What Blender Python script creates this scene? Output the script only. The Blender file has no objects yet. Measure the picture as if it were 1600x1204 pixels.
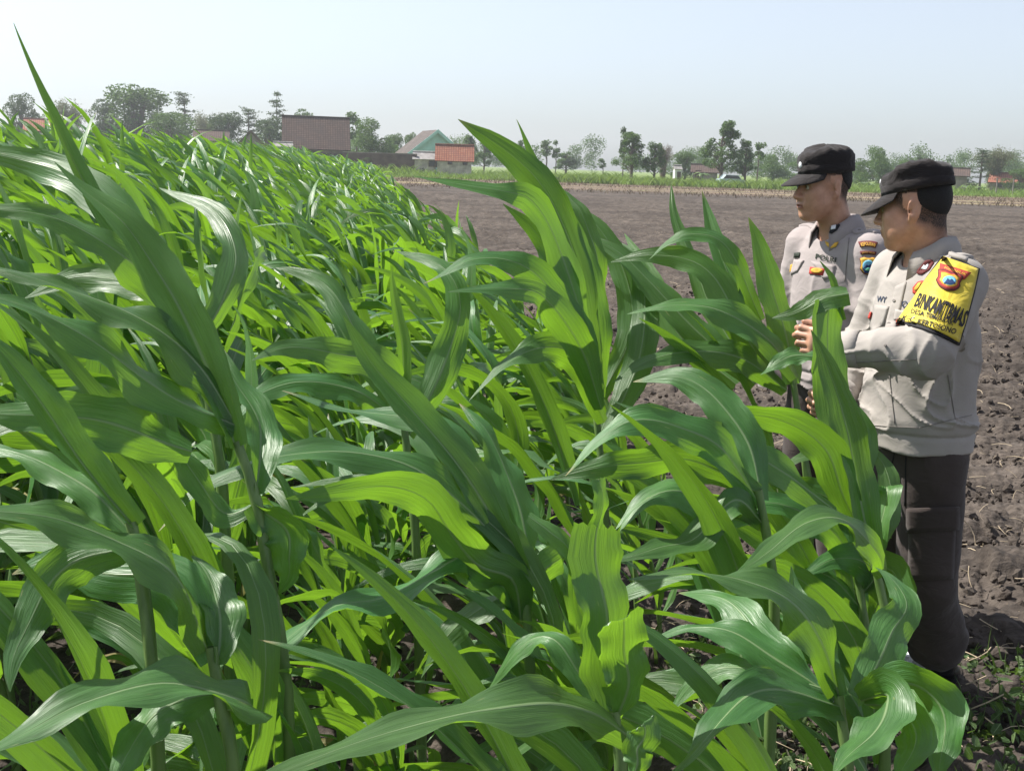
import bpy, bmesh, math, random
import numpy as np
from mathutils import Vector, Matrix
from mathutils.bvhtree import BVHTree

SC = bpy.context.scene
COL = SC.collection
PI = math.pi
rad = math.radians

# ------------------------------------------------------------------ camera, sky, sun, exposure
FPX = 2000.0                      # focal length in pixels of the 1600 px wide photograph
CAM_H, PITCH, ROLL = 1.62, math.atan(343.5 / 2000.0), rad(1.9)
cam = bpy.data.cameras.new('camera')
cam.sensor_width = 36.0
cam.lens = 36.0 * FPX / 1600.0
cam.clip_start, cam.clip_end = 0.02, 4000.0
cam_ob = bpy.data.objects.new('camera', cam)
COL.objects.link(cam_ob)
CM = Matrix.Translation((0, 0, CAM_H)) @ Matrix.Rotation(PI / 2 - PITCH, 4, 'X') @ Matrix.Rotation(ROLL, 4, 'Z')
cam_ob.matrix_world = CM
SC.camera = cam_ob
SC.render.resolution_x, SC.render.resolution_y = 1024, 770

SUN_DIR = Vector((-0.76, 0.34, 1.02)).normalized()      # towards the sun
world = bpy.data.worlds.new('World')
SC.world = world
world.use_nodes = True
wn = world.node_tree
wn.nodes.clear()
wo = wn.nodes.new('ShaderNodeOutputWorld')
wb = wn.nodes.new('ShaderNodeBackground')
ws = wn.nodes.new('ShaderNodeTexSky')
ws.sky_type = 'NISHITA'
ws.sun_disc = False
ws.sun_elevation = math.asin(SUN_DIR.z)
ws.sun_rotation = math.atan2(SUN_DIR.x, SUN_DIR.y)
ws.altitude = 0
ws.air_density = 1.0
ws.dust_density = 0.9
ws.ozone_density = 8.0
wb.inputs[1].default_value = 0.10
wh = wn.nodes.new('ShaderNodeHueSaturation')       # hazy, paler air
wh.inputs['Saturation'].default_value = 0.44
wn.links.new(ws.outputs[0], wh.inputs['Color'])
wn.links.new(wh.outputs[0], wb.inputs[0])
wn.links.new(wb.outputs[0], wo.inputs[0])

sun = bpy.data.lights.new('sun', 'SUN')
sun.energy = 5.0
sun.angle = rad(0.55)
sun.color = (1.0, 0.955, 0.88)
sun_ob = bpy.data.objects.new('sun', sun)
COL.objects.link(sun_ob)
sun_ob.rotation_euler = SUN_DIR.to_track_quat('Z', 'Y').to_euler()
sun_ob.location = (-20, 10, 30)

SC.view_settings.view_transform = 'Standard'
SC.view_settings.look = 'None'
SC.view_settings.exposure = 0.82
SC.view_settings.gamma = 1.0
SC.view_settings.use_curve_mapping = False
SC.render.engine = 'CYCLES'
SC.cycles.max_bounces = 8
SC.cycles.diffuse_bounces = 3
SC.cycles.glossy_bounces = 2
SC.cycles.transmission_bounces = 5
SC.cycles.transparent_max_bounces = 6
SC.cycles.volume_bounces = 0
SC.cycles.sample_clamp_indirect = 4.0
SC.cycles.use_denoising = True

# ------------------------------------------------------------------ pixel <-> place
CR = np.array(CM.to_3x3())
CC = np.array([0, 0, CAM_H])
def ray(px, py):
    return CR @ np.array([(px - 800) / FPX, -(py - 602) / FPX, -1.0])
def at(px, py, depth):
    return CC + ray(px, py) * depth
def aty(px, py, Y):
    d = ray(px, py)
    return CC + d * (Y / d[1])
def ground_at(px, py, z=0.0):
    d = ray(px, py)
    return CC + d * ((z - CAM_H) / d[2])
def proj(p):
    q = CR.T @ (np.asarray(p, float) - CC)
    return 800 + FPX * q[0] / -q[2], 602 - FPX * q[1] / -q[2], -q[2]
def horizon(px):
    return 258.7 + (px - 811.0) * 0.0332
def spot(px, Y):
    p = aty(px, horizon(px), Y)
    return Vector((p[0], Y, 0.0))

# ------------------------------------------------------------------ object helpers
def link(o, parent=None):
    COL.objects.link(o)
    if parent is not None:
        o.parent = parent
    return o
def tag(o, label, cat, group=None):
    o['label'] = label
    o['category'] = cat
    if group:
        o['group'] = group
    return o
def thing(name, label, cat, loc=(0, 0, 0), rz=0.0, group=None):
    o = bpy.data.objects.new(name, None)
    o.empty_display_size = 0.1
    link(o)
    o.location = loc
    o.rotation_euler = (0, 0, rz)
    return tag(o, label, cat, group)
def mesh_np(name, V, faces, uv=None, smooth=True, mats=(), midx=None, attrs=None):
    """V (n,3); faces: (m,4) / (m,3) int array or list of tuples."""
    me = bpy.data.meshes.new(name)
    V = np.asarray(V, np.float32)
    if isinstance(faces, np.ndarray):
        k = faces.shape[1]
        me.vertices.add(len(V))
        me.vertices.foreach_set('co', V.ravel())
        me.loops.add(faces.size)
        me.loops.foreach_set('vertex_index', faces.astype(np.int32).ravel())
        me.polygons.add(len(faces))
        me.polygons.foreach_set('loop_start', np.arange(0, faces.size, k, dtype=np.int32))
        me.update(calc_edges=True)
    else:
        me.from_pydata([tuple(v) for v in V], [], faces)
        me.update()
    me.polygons.foreach_set('use_smooth', np.full(len(me.polygons), smooth))
    if uv is not None:
        l = me.uv_layers.new(name='UVMap')
        li = np.empty(len(me.loops), np.int32)
        me.loops.foreach_get('vertex_index', li)
        l.data.foreach_set('uv', np.asarray(uv, np.float32)[li].ravel())
    if attrs:
        for k, a in attrs.items():
            at_ = me.attributes.new(k, 'FLOAT', 'POINT')
            at_.data.foreach_set('value', np.asarray(a, np.float32))
    for m in mats:
        me.materials.append(m)
    if midx is not None:
        me.polygons.foreach_set('material_index', np.asarray(midx, np.int32))
    me.validate()
    return me
def obj(name, me, parent=None, mat=None):
    o = bpy.data.objects.new(name, me)
    if mat is not None and not me.materials:
        me.materials.append(mat)
    return link(o, parent)
class MB:
    """collects simple solids into one mesh"""
    def __init__(s):
        s.v, s.f = [], []
    def add(s, v, f):
        b = len(s.v)
        s.v += [tuple(p) for p in v]
        s.f += [tuple(i + b for i in q) for q in f]
        return s
    def box(s, x0, x1, y0, y1, z0, z1):
        v = [(x, y, z) for z in (z0, z1) for y in (y0, y1) for x in (x0, x1)]
        return s.add(v, [(0, 2, 3, 1), (4, 5, 7, 6), (0, 1, 5, 4), (2, 6, 7, 3), (0, 4, 6, 2), (1, 3, 7, 5)])
    def slab(s, quad, th):
        q = [Vector(p) for p in quad]
        n = (q[1] - q[0]).cross(q[3] - q[0]).normalized() * th
        v = q + [p - n for p in q]
        return s.add(v, [(0, 1, 2, 3), (7, 6, 5, 4), (0, 4, 5, 1), (1, 5, 6, 2), (2, 6, 7, 3), (3, 7, 4, 0)])
    def prism(s, poly, y0, y1):
        n = len(poly)
        v = [(x, y0, z) for x, z in poly] + [(x, y1, z) for x, z in poly]
        f = [tuple(range(n)), tuple(range(2 * n - 1, n - 1, -1))]
        f += [(i, i + n, (i + 1) % n + n, (i + 1) % n) for i in range(n)]
        return s.add(v, f)
    def tube(s, pts, radii, n=8, cap=True):
        V, F = tube_np(pts, radii, n)
        fl = [tuple(int(k) for k in q) for q in F]
        if cap:
            m = len(V)
            fl += [tuple(range(n))[::-1], tuple(range(m - n, m))]
        return s.add(V, fl)
    def build(s, name, mat, parent=None, smooth=False, bevel=0.0):
        me = bpy.data.meshes.new(name)
        me.from_pydata(s.v, [], s.f)
        bm = bmesh.new(); bm.from_mesh(me)
        bmesh.ops.recalc_face_normals(bm, faces=bm.faces)
        if bevel:
            bmesh.ops.bevel(bm, geom=list(bm.edges), offset=bevel, segments=2, affect='EDGES', profile=0.6)
        bm.to_mesh(me); bm.free()
        for p in me.polygons:
            p.use_smooth = smooth
        me.materials.append(mat)
        return obj(name, me, parent)
def tube_np(pts, radii, n=8):
    P = np.asarray(pts, float)
    m = len(P)
    T = np.gradient(P, axis=0)
    T /= np.linalg.norm(T, axis=1)[:, None] + 1e-9
    a = np.array([1.0, 0, 0]) if abs(T[0][0]) < 0.8 else np.array([0, 1.0, 0])
    u = np.cross(T[0], a); u /= np.linalg.norm(u)
    V = np.zeros((m, n, 3))
    th = np.arange(n) * 2 * PI / n
    for i in range(m):
        u = u - T[i] * np.dot(u, T[i]); u /= np.linalg.norm(u) + 1e-9
        w = np.cross(T[i], u)
        V[i] = P[i] + radii[i] * (np.cos(th)[:, None] * u + np.sin(th)[:, None] * w)
    I = np.arange(m * n).reshape(m, n)
    F = np.stack([I[:-1], np.roll(I, -1, 1)[:-1], np.roll(I, -1, 1)[1:], I[1:]], -1).reshape(-1, 4)
    return V.reshape(-1, 3), F
def smooth_curve(P, n):
    """Catmull-Rom through control rows P resampled to n rows, even in arc length"""
    P = np.asarray(P, float)
    Q = np.vstack([2 * P[0] - P[1], P, 2 * P[-1] - P[-2]])
    out = []
    for i in range(1, len(Q) - 2):
        for t in np.linspace(0, 1, 12, endpoint=False):
            a, b, c, d = Q[i - 1], Q[i], Q[i + 1], Q[i + 2]
            out.append(0.5 * (2 * b + (c - a) * t + (2 * a - 5 * b + 4 * c - d) * t * t + (3 * b - a - 3 * c + d) * t ** 3))
    out.append(P[-1])
    out = np.array(out)
    s = np.r_[0, np.cumsum(np.linalg.norm(np.diff(out[:, :3], axis=0), axis=1))]
    g = np.linspace(0, s[-1], n)
    return np.stack([np.interp(g, s, out[:, k]) for k in range(out.shape[1])], 1)

# ------------------------------------------------------------------ noise in numpy
def _hash(ix, iy, iz=0, seed=0):
    h = (ix.astype(np.int64) * 374761393 + iy.astype(np.int64) * 668265263 + np.int64(iz) * 2147483647 if np.isscalar(iz) else
         ix.astype(np.int64) * 374761393 + iy.astype(np.int64) * 668265263 + iz.astype(np.int64) * 1274126177)
    h = (h + seed * 1442695041) & 0xFFFFFFFF
    h = ((h ^ (h >> 13)) * 1274126177) & 0xFFFFFFFF
    h = ((h ^ (h >> 16)) * 2246822519) & 0xFFFFFFFF
    return ((h ^ (h >> 15)) & 0xFFFFFF) / float(0xFFFFFF)
def vnoise3(x, y, z, seed=0):
    ix, iy, iz = np.floor(x), np.floor(y), np.floor(z)
    fx, fy, fz = x - ix, y - iy, z - iz
    fx, fy, fz = fx * fx * (3 - 2 * fx), fy * fy * (3 - 2 * fy), fz * fz * (3 - 2 * fz)
    r = 0
    for a in (0, 1):
        for b in (0, 1):
            for c in (0, 1):
                r = r + _hash(ix + a, iy + b, iz + c, seed) * (fx if a else 1 - fx) * (fy if b else 1 - fy) * (fz if c else 1 - fz)
    return r * 2 - 1
def vnoise2(x, y, seed=0):
    ix, iy = np.floor(x), np.floor(y)
    fx, fy = x - ix, y - iy
    fx, fy = fx * fx * (3 - 2 * fx), fy * fy * (3 - 2 * fy)
    r = 0
    for a in (0, 1):
        for b in (0, 1):
            r = r + _hash(ix + a, iy + b, 0, seed) * (fx if a else 1 - fx) * (fy if b else 1 - fy)
    return r * 2 - 1
def worley2(x, y, seed=0):
    ix, iy = np.floor(x), np.floor(y)
    best = np.full(x.shape, 9.0); cid = np.zeros(x.shape)
    for a in (-1, 0, 1):
        for b in (-1, 0, 1):
            jx, jy = ix + a, iy + b
            px = jx + _hash(jx, jy, 0, seed); py = jy + _hash(jx, jy, 0, seed + 7)
            d = np.hypot(x - px, y - py)
            k = d < best
            best = np.where(k, d, best); cid = np.where(k, _hash(jx, jy, 0, seed + 13), cid)
    return best, cid

# ------------------------------------------------------------------ materials
class NT:
    def __init__(s, name):
        s.m = bpy.data.materials.new(name)
        s.m.use_nodes = True
        s.t = s.m.node_tree
        s.t.nodes.clear()
        s.out = s.n('ShaderNodeOutputMaterial')
    def n(s, typ, **kw):
        nd = s.t.nodes.new(typ)
        for k, v in kw.items():
            setattr(nd, k, v)
        return nd
    def L(s, a, b):
        s.t.links.new(a, b)
    def put(s, sock, v):
        if hasattr(v, 'is_output') or hasattr(v, 'links'):
            s.L(v, sock)
        elif isinstance(v, (tuple, list)) and len(v) == 3 and sock.type == 'RGBA':
            sock.default_value = (*v, 1)
        else:
            sock.default_value = v
    def math(s, op, a, b=0.0, c=None, clamp=False):
        nd = s.n('ShaderNodeMath', operation=op, use_clamp=clamp)
        s.put(nd.inputs[0], a); s.put(nd.inputs[1], b)
        if c is not None: s.put(nd.inputs[2], c)
        return nd.outputs[0]
    def ramp(s, f, lo, hi, a=0.0, b=1.0, smooth=True):
        nd = s.n('ShaderNodeMapRange')
        nd.interpolation_type = 'SMOOTHSTEP' if smooth else 'LINEAR'
        s.put(nd.inputs[0], f)
        for i, v in enumerate((lo, hi, a, b)): s.put(nd.inputs[i + 1], v)
        return nd.outputs[0]
    def mix(s, f, a, b, blend='MIX'):
        nd = s.n('ShaderNodeMix', data_type='RGBA', blend_type=blend)
        s.put(nd.inputs[0], f); s.put(nd.inputs[6], a); s.put(nd.inputs[7], b)
        return nd.outputs[2]
    def noise(s, vec=None, scale=5.0, detail=3.0, rough=0.55, dist=0.0):
        nd = s.n('ShaderNodeTexNoise')
        nd.inputs['Scale'].default_value = scale
        nd.inputs['Detail'].default_value = detail
        nd.inputs['Roughness'].default_value = rough
        nd.inputs['Distortion'].default_value = dist
        if vec is not None: s.L(vec, nd.inputs['Vector'])
        return nd.outputs['Fac']
    def coord(s, which='Object'):
        return s.n('ShaderNodeTexCoord').outputs[which]
    def scaled(s, vec, sc):
        nd = s.n('ShaderNodeMapping')
        nd.inputs['Scale'].default_value = sc
        s.L(vec, nd.inputs['Vector'])
        return nd.outputs[0]
    def attr(s, name):
        return s.n('ShaderNodeAttribute', attribute_name=name).outputs['Fac']
    def bump(s, h, strength=0.3, dist=0.01):
        nd = s.n('ShaderNodeBump')
        nd.inputs['Strength'].default_value = strength
        nd.inputs['Distance'].default_value = dist
        s.L(h, nd.inputs['Height'])
        return nd.outputs[0]
    def principled(s, color, rough=0.6, spec=0.4, normal=None, metallic=0.0, sheen=0.0):
        p = s.n('ShaderNodeBsdfPrincipled')
        s.put(p.inputs['Base Color'], color)
        s.put(p.inputs['Roughness'], rough)
        s.put(p.inputs['Specular IOR Level'], spec)
        p.inputs['Metallic'].default_value = metallic
        if sheen:
            p.inputs['Sheen Weight'].default_value = sheen
        if normal is not None: s.L(normal, p.inputs['Normal'])
        return p
    def done(s, shader):
        s.L(shader.outputs[0], s.out.inputs[0])
        return s.m
def plain(name, color, rough=0.7, var=0.25, scale=6.0, spec=0.3, bump=0.0, bscale=60.0, metallic=0.0, coord='Object'):
    """one colour with soft wear and a little relief"""
    t = NT(name)
    c = t.coord(coord)
    f = t.noise(c, scale, 4.0, 0.6)
    dark = tuple(x * (1 - var) for x in color); lite = tuple(min(1, x * (1 + var)) for x in color)
    col = t.mix(t.ramp(f, 0.3, 0.7), dark, lite)
    nrm = t.bump(t.noise(c, bscale, 3.0), bump, 0.01) if bump else None
    return t.done(t.principled(col, rough, spec, nrm, metallic))

def leaf_material(name, base, lite, trans, tfac=0.4, rough=0.4, attr_rnd=False, spec=0.5):
    t = NT(name)
    uv = t.n('ShaderNodeUVMap').outputs[0]
    sep = t.n('ShaderNodeSeparateXYZ'); t.L(uv, sep.inputs[0])
    u, v = sep.outputs[0], sep.outputs[1]
    rnd = t.attr('rnd') if attr_rnd else t.n('ShaderNodeObjectInfo').outputs['Random']
    au = t.math('ABSOLUTE', t.math('SUBTRACT', u, 0.5))
    rib = t.ramp(au, t.math('MULTIPLY', t.math('SUBTRACT', 1.05, v), 0.022), t.math('MULTIPLY', t.math('SUBTRACT', 1.15, v), 0.05), 1.0, 0.0)
    off = t.n('ShaderNodeCombineXYZ'); t.put(off.inputs[2], t.math('MULTIPLY', rnd, 37.0))
    vadd = t.n('ShaderNodeVectorMath', operation='ADD'); t.L(uv, vadd.inputs[0]); t.L(off.outputs[0], vadd.inputs[1])
    vein = t.noise(t.scaled(vadd.outputs[0], (70, 1.6, 1)), 1.0, 2.0, 0.6)
    patch = t.noise(t.scaled(vadd.outputs[0], (3, 7, 1)), 1.0, 3.0, 0.6)
    col = t.mix(t.ramp(vein, 0.3, 0.72), base, lite)
    col = t.mix(t.math('MULTIPLY', t.ramp(patch, 0.42, 0.75), 0.5), col, tuple(x * 1.45 for x in lite))
    hsv = t.n('ShaderNodeHueSaturation')
    t.put(hsv.inputs['Hue'], t.ramp(rnd, 0, 1, 0.485, 0.513, False)); t.put(hsv.inputs['Value'], t.ramp(t.math('FRACT', t.math('MULTIPLY', rnd, 7.3)), 0, 1, 0.78, 1.22, False))
    t.L(col, hsv.inputs['Color']); col = hsv.outputs[0]
    # dry flecks and browned tips
    fl = t.ramp(t.noise(t.scaled(vadd.outputs[0], (34, 12, 1)), 1.0, 1.0), 0.735, 0.78)
    fl = t.math('MULTIPLY', fl, t.ramp(t.noise(t.scaled(vadd.outputs[0], (2, 3, 1)), 1.0, 1.0), 0.5, 0.62))
    col2 = t.mix(fl, col, (0.42, 0.40, 0.16))
    tipf = t.math('MULTIPLY', t.ramp(v, 0.93, 1.0), t.ramp(rnd, 0.55, 0.8))
    col2 = t.mix(tipf, col2, (0.36, 0.29, 0.13))
    col2 = t.mix(t.math('MULTIPLY', rib, 0.75), col2, (0.30, 0.42, 0.20))
    tr = t.mix(t.ramp(vein, 0.3, 0.7), trans, tuple(x * 0.72 for x in trans))
    tr = t.mix(t.math('MULTIPLY', rib, 0.8), tr, tuple(x * 0.42 for x in trans))
    ripple = t.noise(t.scaled(vadd.outputs[0], (9, 5, 1)), 1.0, 2.0, 0.5)
    h = t.math('ADD', t.math('ADD', t.math('MULTIPLY', vein, 0.45), t.math('MULTIPLY', ripple, 1.6)), t.math('MULTIPLY', rib, -0.8))
    nrm = t.bump(h, 0.38, 0.006)
    p = t.principled(col2, t.ramp(vein, 0.2, 0.8, rough - 0.06, rough + 0.12), spec, nrm)
    p.inputs['Coat Weight'].default_value = 0.06 if spec > 0.45 else 0.0
    p.inputs['Coat Roughness'].default_value = 0.28
    tb = t.n('ShaderNodeBsdfTranslucent'); t.L(tr, tb.inputs[0]); t.L(nrm, tb.inputs[1])
    mx = t.n('ShaderNodeMixShader'); mx.inputs[0].default_value = tfac
    t.L(p.outputs[0], mx.inputs[1]); t.L(tb.outputs[0], mx.inputs[2])
    return t.done(mx)
# ------------------------------------------------------------------ the ground
def ground_material():
    t = NT('field_ground')
    c = t.coord('Object')
    sep = t.n('ShaderNodeSeparateXYZ'); t.L(c, sep.inputs[0])
    y = sep.outputs[1]
    big = t.noise(c, 0.09, 4.0, 0.6)
    mid = t.noise(c, 1.3, 5.0, 0.65)
    fine = t.noise(c, 22.0, 4.0, 0.7)
    yy = t.math('ADD', y, t.math('MULTIPLY', t.math('SUBTRACT', big, 0.5), 36.0))
    soil = t.mix(t.ramp(fine, 0.3, 0.72), (0.036, 0.030, 0.026), (0.092, 0.076, 0.066))
    soil = t.mix(t.math('MULTIPLY', t.ramp(mid, 0.5, 0.75), 0.45), soil, (0.18, 0.15, 0.13))
    straw = t.mix(t.ramp(t.noise(t.scaled(c, (0.35, 1.4, 1)), 1.6, 5.0, 0.7), 0.3, 0.7), (0.10, 0.074, 0.060), (0.19, 0.142, 0.108))
    straw = t.mix(t.math('MULTIPLY', t.ramp(t.noise(c, 0.35, 4.0, 0.6), 0.52, 0.68), 0.55), straw, (0.16, 0.20, 0.06))
    green = t.mix(t.ramp(mid, 0.3, 0.7), (0.11, 0.17, 0.035), (0.20, 0.26, 0.07))
    col = t.mix(t.ramp(yy, 72.0, 90.0), soil, straw)
    streak = t.noise(t.scaled(c, (0.014, 0.15, 1)), 1.0, 3.0, 0.55)
    st = t.math('MULTIPLY', t.ramp(streak, 0.56, 0.64), t.ramp(y, 45.0, 62.0))
    col = t.mix(t.math('MULTIPLY', st, 0.75), col, (0.33, 0.27, 0.15))
    col = t.mix(t.ramp(t.math('ADD', y, t.math('MULTIPLY', t.math('SUBTRACT', big, 0.5), 14.0)), 132.0, 140.0), col, green)
    b = t.bump(t.math('ADD', fine, t.math('MULTIPLY', mid, 1.5)), 0.7, 0.03)
    return t.done(t.principled(col, 0.95, 0.12, b))
M_GROUND = ground_material()
def soil_material():
    t = NT('ploughed_soil')
    c = t.coord('Object')
    a = t.attr('crest')
    fine = t.noise(c, 30.0, 5.0, 0.7)
    mid = t.noise(c, 3.0, 4.0, 0.6)
    big = t.noise(c, 0.25, 3.0, 0.6)
    col = t.mix(t.ramp(fine, 0.28, 0.72), (0.054, 0.044, 0.037), (0.136, 0.112, 0.094))
    col = t.mix(t.math('MULTIPLY', t.ramp(mid, 0.45, 0.75), 0.45), col, (0.205, 0.170, 0.142))
    col = t.mix(t.math('MULTIPLY', t.ramp(big, 0.42, 0.62), 0.55), col, (0.044, 0.036, 0.031))
    rowb = t.noise(t.scaled(c, (2.2, 9.0, 4.0)), 1.0, 4.0, 0.65)
    col = t.mix(t.math('MULTIPLY', t.ramp(rowb, 0.52, 0.36), 0.55), col, (0.030, 0.025, 0.022))
    b = t.bump(t.math('ADD', fine, t.math('MULTIPLY', rowb, 4.0)), 0.8, 0.014)
    return t.done(t.principled(col, 0.93, 0.15, b))
M_SOIL = soil_material()
g = MB()
g.add([(-900, -60, 0), (900, -60, 0), (900, 900, 0), (-900, 900, 0)], [(0, 1, 2, 3)])
ground = g.build('ground', M_GROUND)
ground['kind'] = 'structure'

EDGE_X0, EDGE_K = 1.05, 0.12          # right-hand edge of the maize: x = X0 - K*y
EDIR = np.array([-EDGE_K, 1.0, 0]) / math.hypot(EDGE_K, 1)
ENRM = np.array([-EDIR[1], EDIR[0], 0])  # points into the maize (left)
def edge_dist(x, y):
    return (x - EDGE_X0) * ENRM[0] + y * ENRM[1]

def build_ploughed():
    na, nr = 370, 700
    th = np.linspace(rad(-13), rad(25.5), na)
    r = 2.2 * (95.0 / 2.2) ** np.linspace(0, 1, nr)
    A, R = np.meshgrid(th, r)
    X = R * np.sin(A) ; Y = R * np.cos(A)
    e = edge_dist(X, Y)
    wx = X + 0.03 * vnoise2(X * 14, Y * 14, 41); wy = Y + 0.03 * vnoise2(X * 14, Y * 14, 42)
    lump = np.zeros_like(X)
    for fq, amp, sd, thr in ((5.0, 0.060, 3, 0.45), (11.0, 0.036, 1, 0.2), (21.0, 0.022, 2, 0.1), (40.0, 0.013, 8, 0.0)):
        w, c = worley2(wx * fq, wy * fq, sd)
        lump += np.clip(1.0 - w * 1.15, 0, 1) ** 0.7 * np.clip(c - thr, 0, 1) / (1 - thr) * amp
    furrow = 0.045 * (np.sin((Y + 0.22 * X + 0.30 * vnoise2(X * 0.7, Y * 0.7, 4)) * 2 * PI / 0.78) + 0.6)
    roll = 0.03 * vnoise2(X * 0.45, Y * 0.45, 6)
    fade = np.clip((0.25 - e) / 0.9, 0, 1)            # calmer towards the maize
    far = np.clip((95 - R) / 45, 0, 1)
    Z = 0.004 + (lump - 0.012 * fade * (0.35 + 0.65 * fade) + (furrow + roll) * fade) * np.clip(far * 1.6, 0, 1)
    Z = np.maximum(Z, 0.006 + 0.004 * fade * lump / 0.05)
    V = np.stack([X, Y, Z], -1).reshape(-1, 3)
    I = np.arange(na * nr).reshape(nr, na)
    F = np.stack([I[:-1, :-1], I[:-1, 1:], I[1:, 1:], I[1:, :-1]], -1).reshape(-1, 4)
    keep = (e.reshape(-1)[F].min(1) < 0.9)
    me = mesh_np('ploughed_field', V, F[keep], mats=[M_SOIL], attrs={'crest': Z.reshape(-1)})
    o = obj('ploughed_field', me); o['kind'] = 'structure'
    return o
ploughed = build_ploughed()

# loose clods lying on the ploughed soil: nobody could count them
def scatter_mesh(name, mat, base_v, base_f, P, S, ROT, label, cat, smooth=True, uv=None):
    nb = len(base_v)
    V = np.einsum('nij,bj->nbi', ROT, base_v) * S[:, None, None] + P[:, None, :]
    F = (base_f[None] + (np.arange(len(P)) * nb)[:, None, None]).reshape(-1, base_f.shape[1])
    at_ = {'rnd': np.repeat(np.random.default_rng(3).random(len(P)), nb)}
    me = mesh_np(name, V.reshape(-1, 3), F, mats=[mat], smooth=smooth, attrs=at_, uv=None if uv is None else np.tile(uv, (len(P), 1)))
    o = obj(name, me)
    o['kind'] = 'stuff'; tag(o, label, cat)
    return o
def rand_rot(n, rng, tilt=1.0):
    q = rng.normal(size=(n, 4)); q[:, 1:3] *= tilt
    q /= np.linalg.norm(q, axis=1)[:, None]
    w, x, y, z = q.T
    return np.stack([np.stack([1 - 2 * (y * y + z * z), 2 * (x * y - w * z), 2 * (x * z + w * y)], -1),
                     np.stack([2 * (x * y + w * z), 1 - 2 * (x * x + z * z), 2 * (y * z - w * x)], -1),
                     np.stack([2 * (x * z - w * y), 2 * (y * z + w * x), 1 - 2 * (x * x + y * y)], -1)], 1)
def ico(sub=1, noise=0.0, seed=0):
    bm = bmesh.new(); bmesh.ops.create_icosphere(bm, subdivisions=sub, radius=1.0)
    V = np.array([v.co[:] for v in bm.verts]); F = np.array([[v.index for v in f.verts] for f in bm.faces]); bm.free()
    if noise:
        V = V * (1 + noise * vnoise3(V[:, 0] * 1.7 + seed, V[:, 1] * 1.7, V[:, 2] * 1.7, seed))[:, None]
    return V, F
rng = np.random.default_rng(11)
def field_points(n, rmin, rmax, emax, rng, a0=-12, a1=25, power=0.75):
    r = rmin + (rmax - rmin) * rng.random(n) ** (1 / power) if power < 1 else rmin + (rmax - rmin) * rng.random(n)
    r = np.exp(rng.uniform(math.log(rmin), math.log(rmax), n))
    a = np.radians(rng.uniform(a0, a1, n))
    x, y = r * np.sin(a), r * np.cos(a)
    k = edge_dist(x, y) < emax
    return x[k], y[k]
x, y = field_points(15000, 2.4, 18, -0.1, rng)
n = len(x)
bv, bf = ico(1, 0.5, 2)
bv = bv * [1, 0.8, 0.62]
s = 0.008 + 0.028 * rng.random(n) ** 3.0
P = np.stack([x, y, np.full(n, 0.060) + rng.normal(0, 0.022, n)], 1)
clods = scatter_mesh('soil_clods', M_SOIL, bv, bf, P, s, rand_rot(n, rng), 'loose grey brown clods strewn over the ploughed field', 'soil', smooth=False)
# straw and old stalk bits
M_STRAW = plain('straw', (0.52, 0.42, 0.29), 0.8, 0.35, 9.0)
x, y = field_points(3600, 2.4, 34, 0.1, rng)
n = len(x)
t_ = np.linspace(-1, 1, 4)
bv = []
for q in t_:
    for sx, sz in ((-0.035, 0.0), (0.035, 0.0), (0.0, 0.05)):
        bv.append((q, sx + 0.25 * q * q, sz + 0.12 * (1 - q * q)))
bv = np.array(bv)
bf = np.array([[i * 3 + a, i * 3 + (a + 1) % 3, i * 3 + 3 + (a + 1) % 3, i * 3 + 3 + a] for i in range(3) for a in range(3)])
s = 0.016 + 0.06 * rng.random(n) ** 2.4
P = np.stack([x, y, np.full(n, 0.085) + rng.normal(0, 0.016, n)], 1)
straw = scatter_mesh('straw_bits', M_STRAW, bv, bf, P, s, rand_rot(n, rng, 0.16), 'pale dry straw bits strewn over the ploughed field', 'straw')
# low weeds along the edge of the maize, by the boots and under the plants
M_WEED = leaf_material('weed_leaf', (0.045, 0.085, 0.028), (0.085, 0.135, 0.045), (0.17, 0.30, 0.04), 0.3, 0.5, True, 0.3)
x1 = rng.uniform(-2.6, 2.3, 110000); y1 = rng.uniform(2.4, 8.5, 110000)
e = edge_dist(x1, y1)
lim = 4.25 + 0.35 * vnoise2(x1 * 2.2, y1 * 2.2, 55) - np.clip(x1 - 1.45, 0, 1) * 0.9
dens = np.where(e > 0.05, 0.32, np.clip((lim - y1) / 0.35, 0.0, 1))
dens *= np.clip(0.55 + vnoise2(x1 * 3.0, y1 * 3.0, 9), 0, 1)
k = rng.random(len(x1)) < dens * 0.55
x1, y1 = x1[k], y1[k]; n = len(x1)
bv = np.array([(-0.5, 0, 0), (-0.1, 0.36, 0.08), (0.45, 0.22, 0.0), (0.62, 0, -0.08), (0.45, -0.22, 0), (-0.1, -0.36, 0.08), (0.1, 0, -0.05)])
bf = np.array([[0, 6, 1], [1, 6, 2], [2, 6, 3], [3, 6, 4], [4, 6, 5], [5, 6, 0]])
uvb = np.stack([bv[:, 1] + 0.5, bv[:, 0] * 0.8 + 0.5], 1)
s = 0.016 + 0.030 * rng.random(n) ** 1.6
P = np.stack([x1, y1, np.where(e[k] < 0.05, 0.055, 0.02) + 0.10 * rng.random(n) ** 1.5 * np.clip(0.6 + vnoise2(x1 * 4, y1 * 4, 12), 0.2, 1.2)], 1)
weeds = scatter_mesh('weeds', M_WEED, bv, bf, P, s, rand_rot(n, rng, 0.45), 'low green weeds growing along the maize edge and under the plants', 'weeds', uv=uvb)
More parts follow.
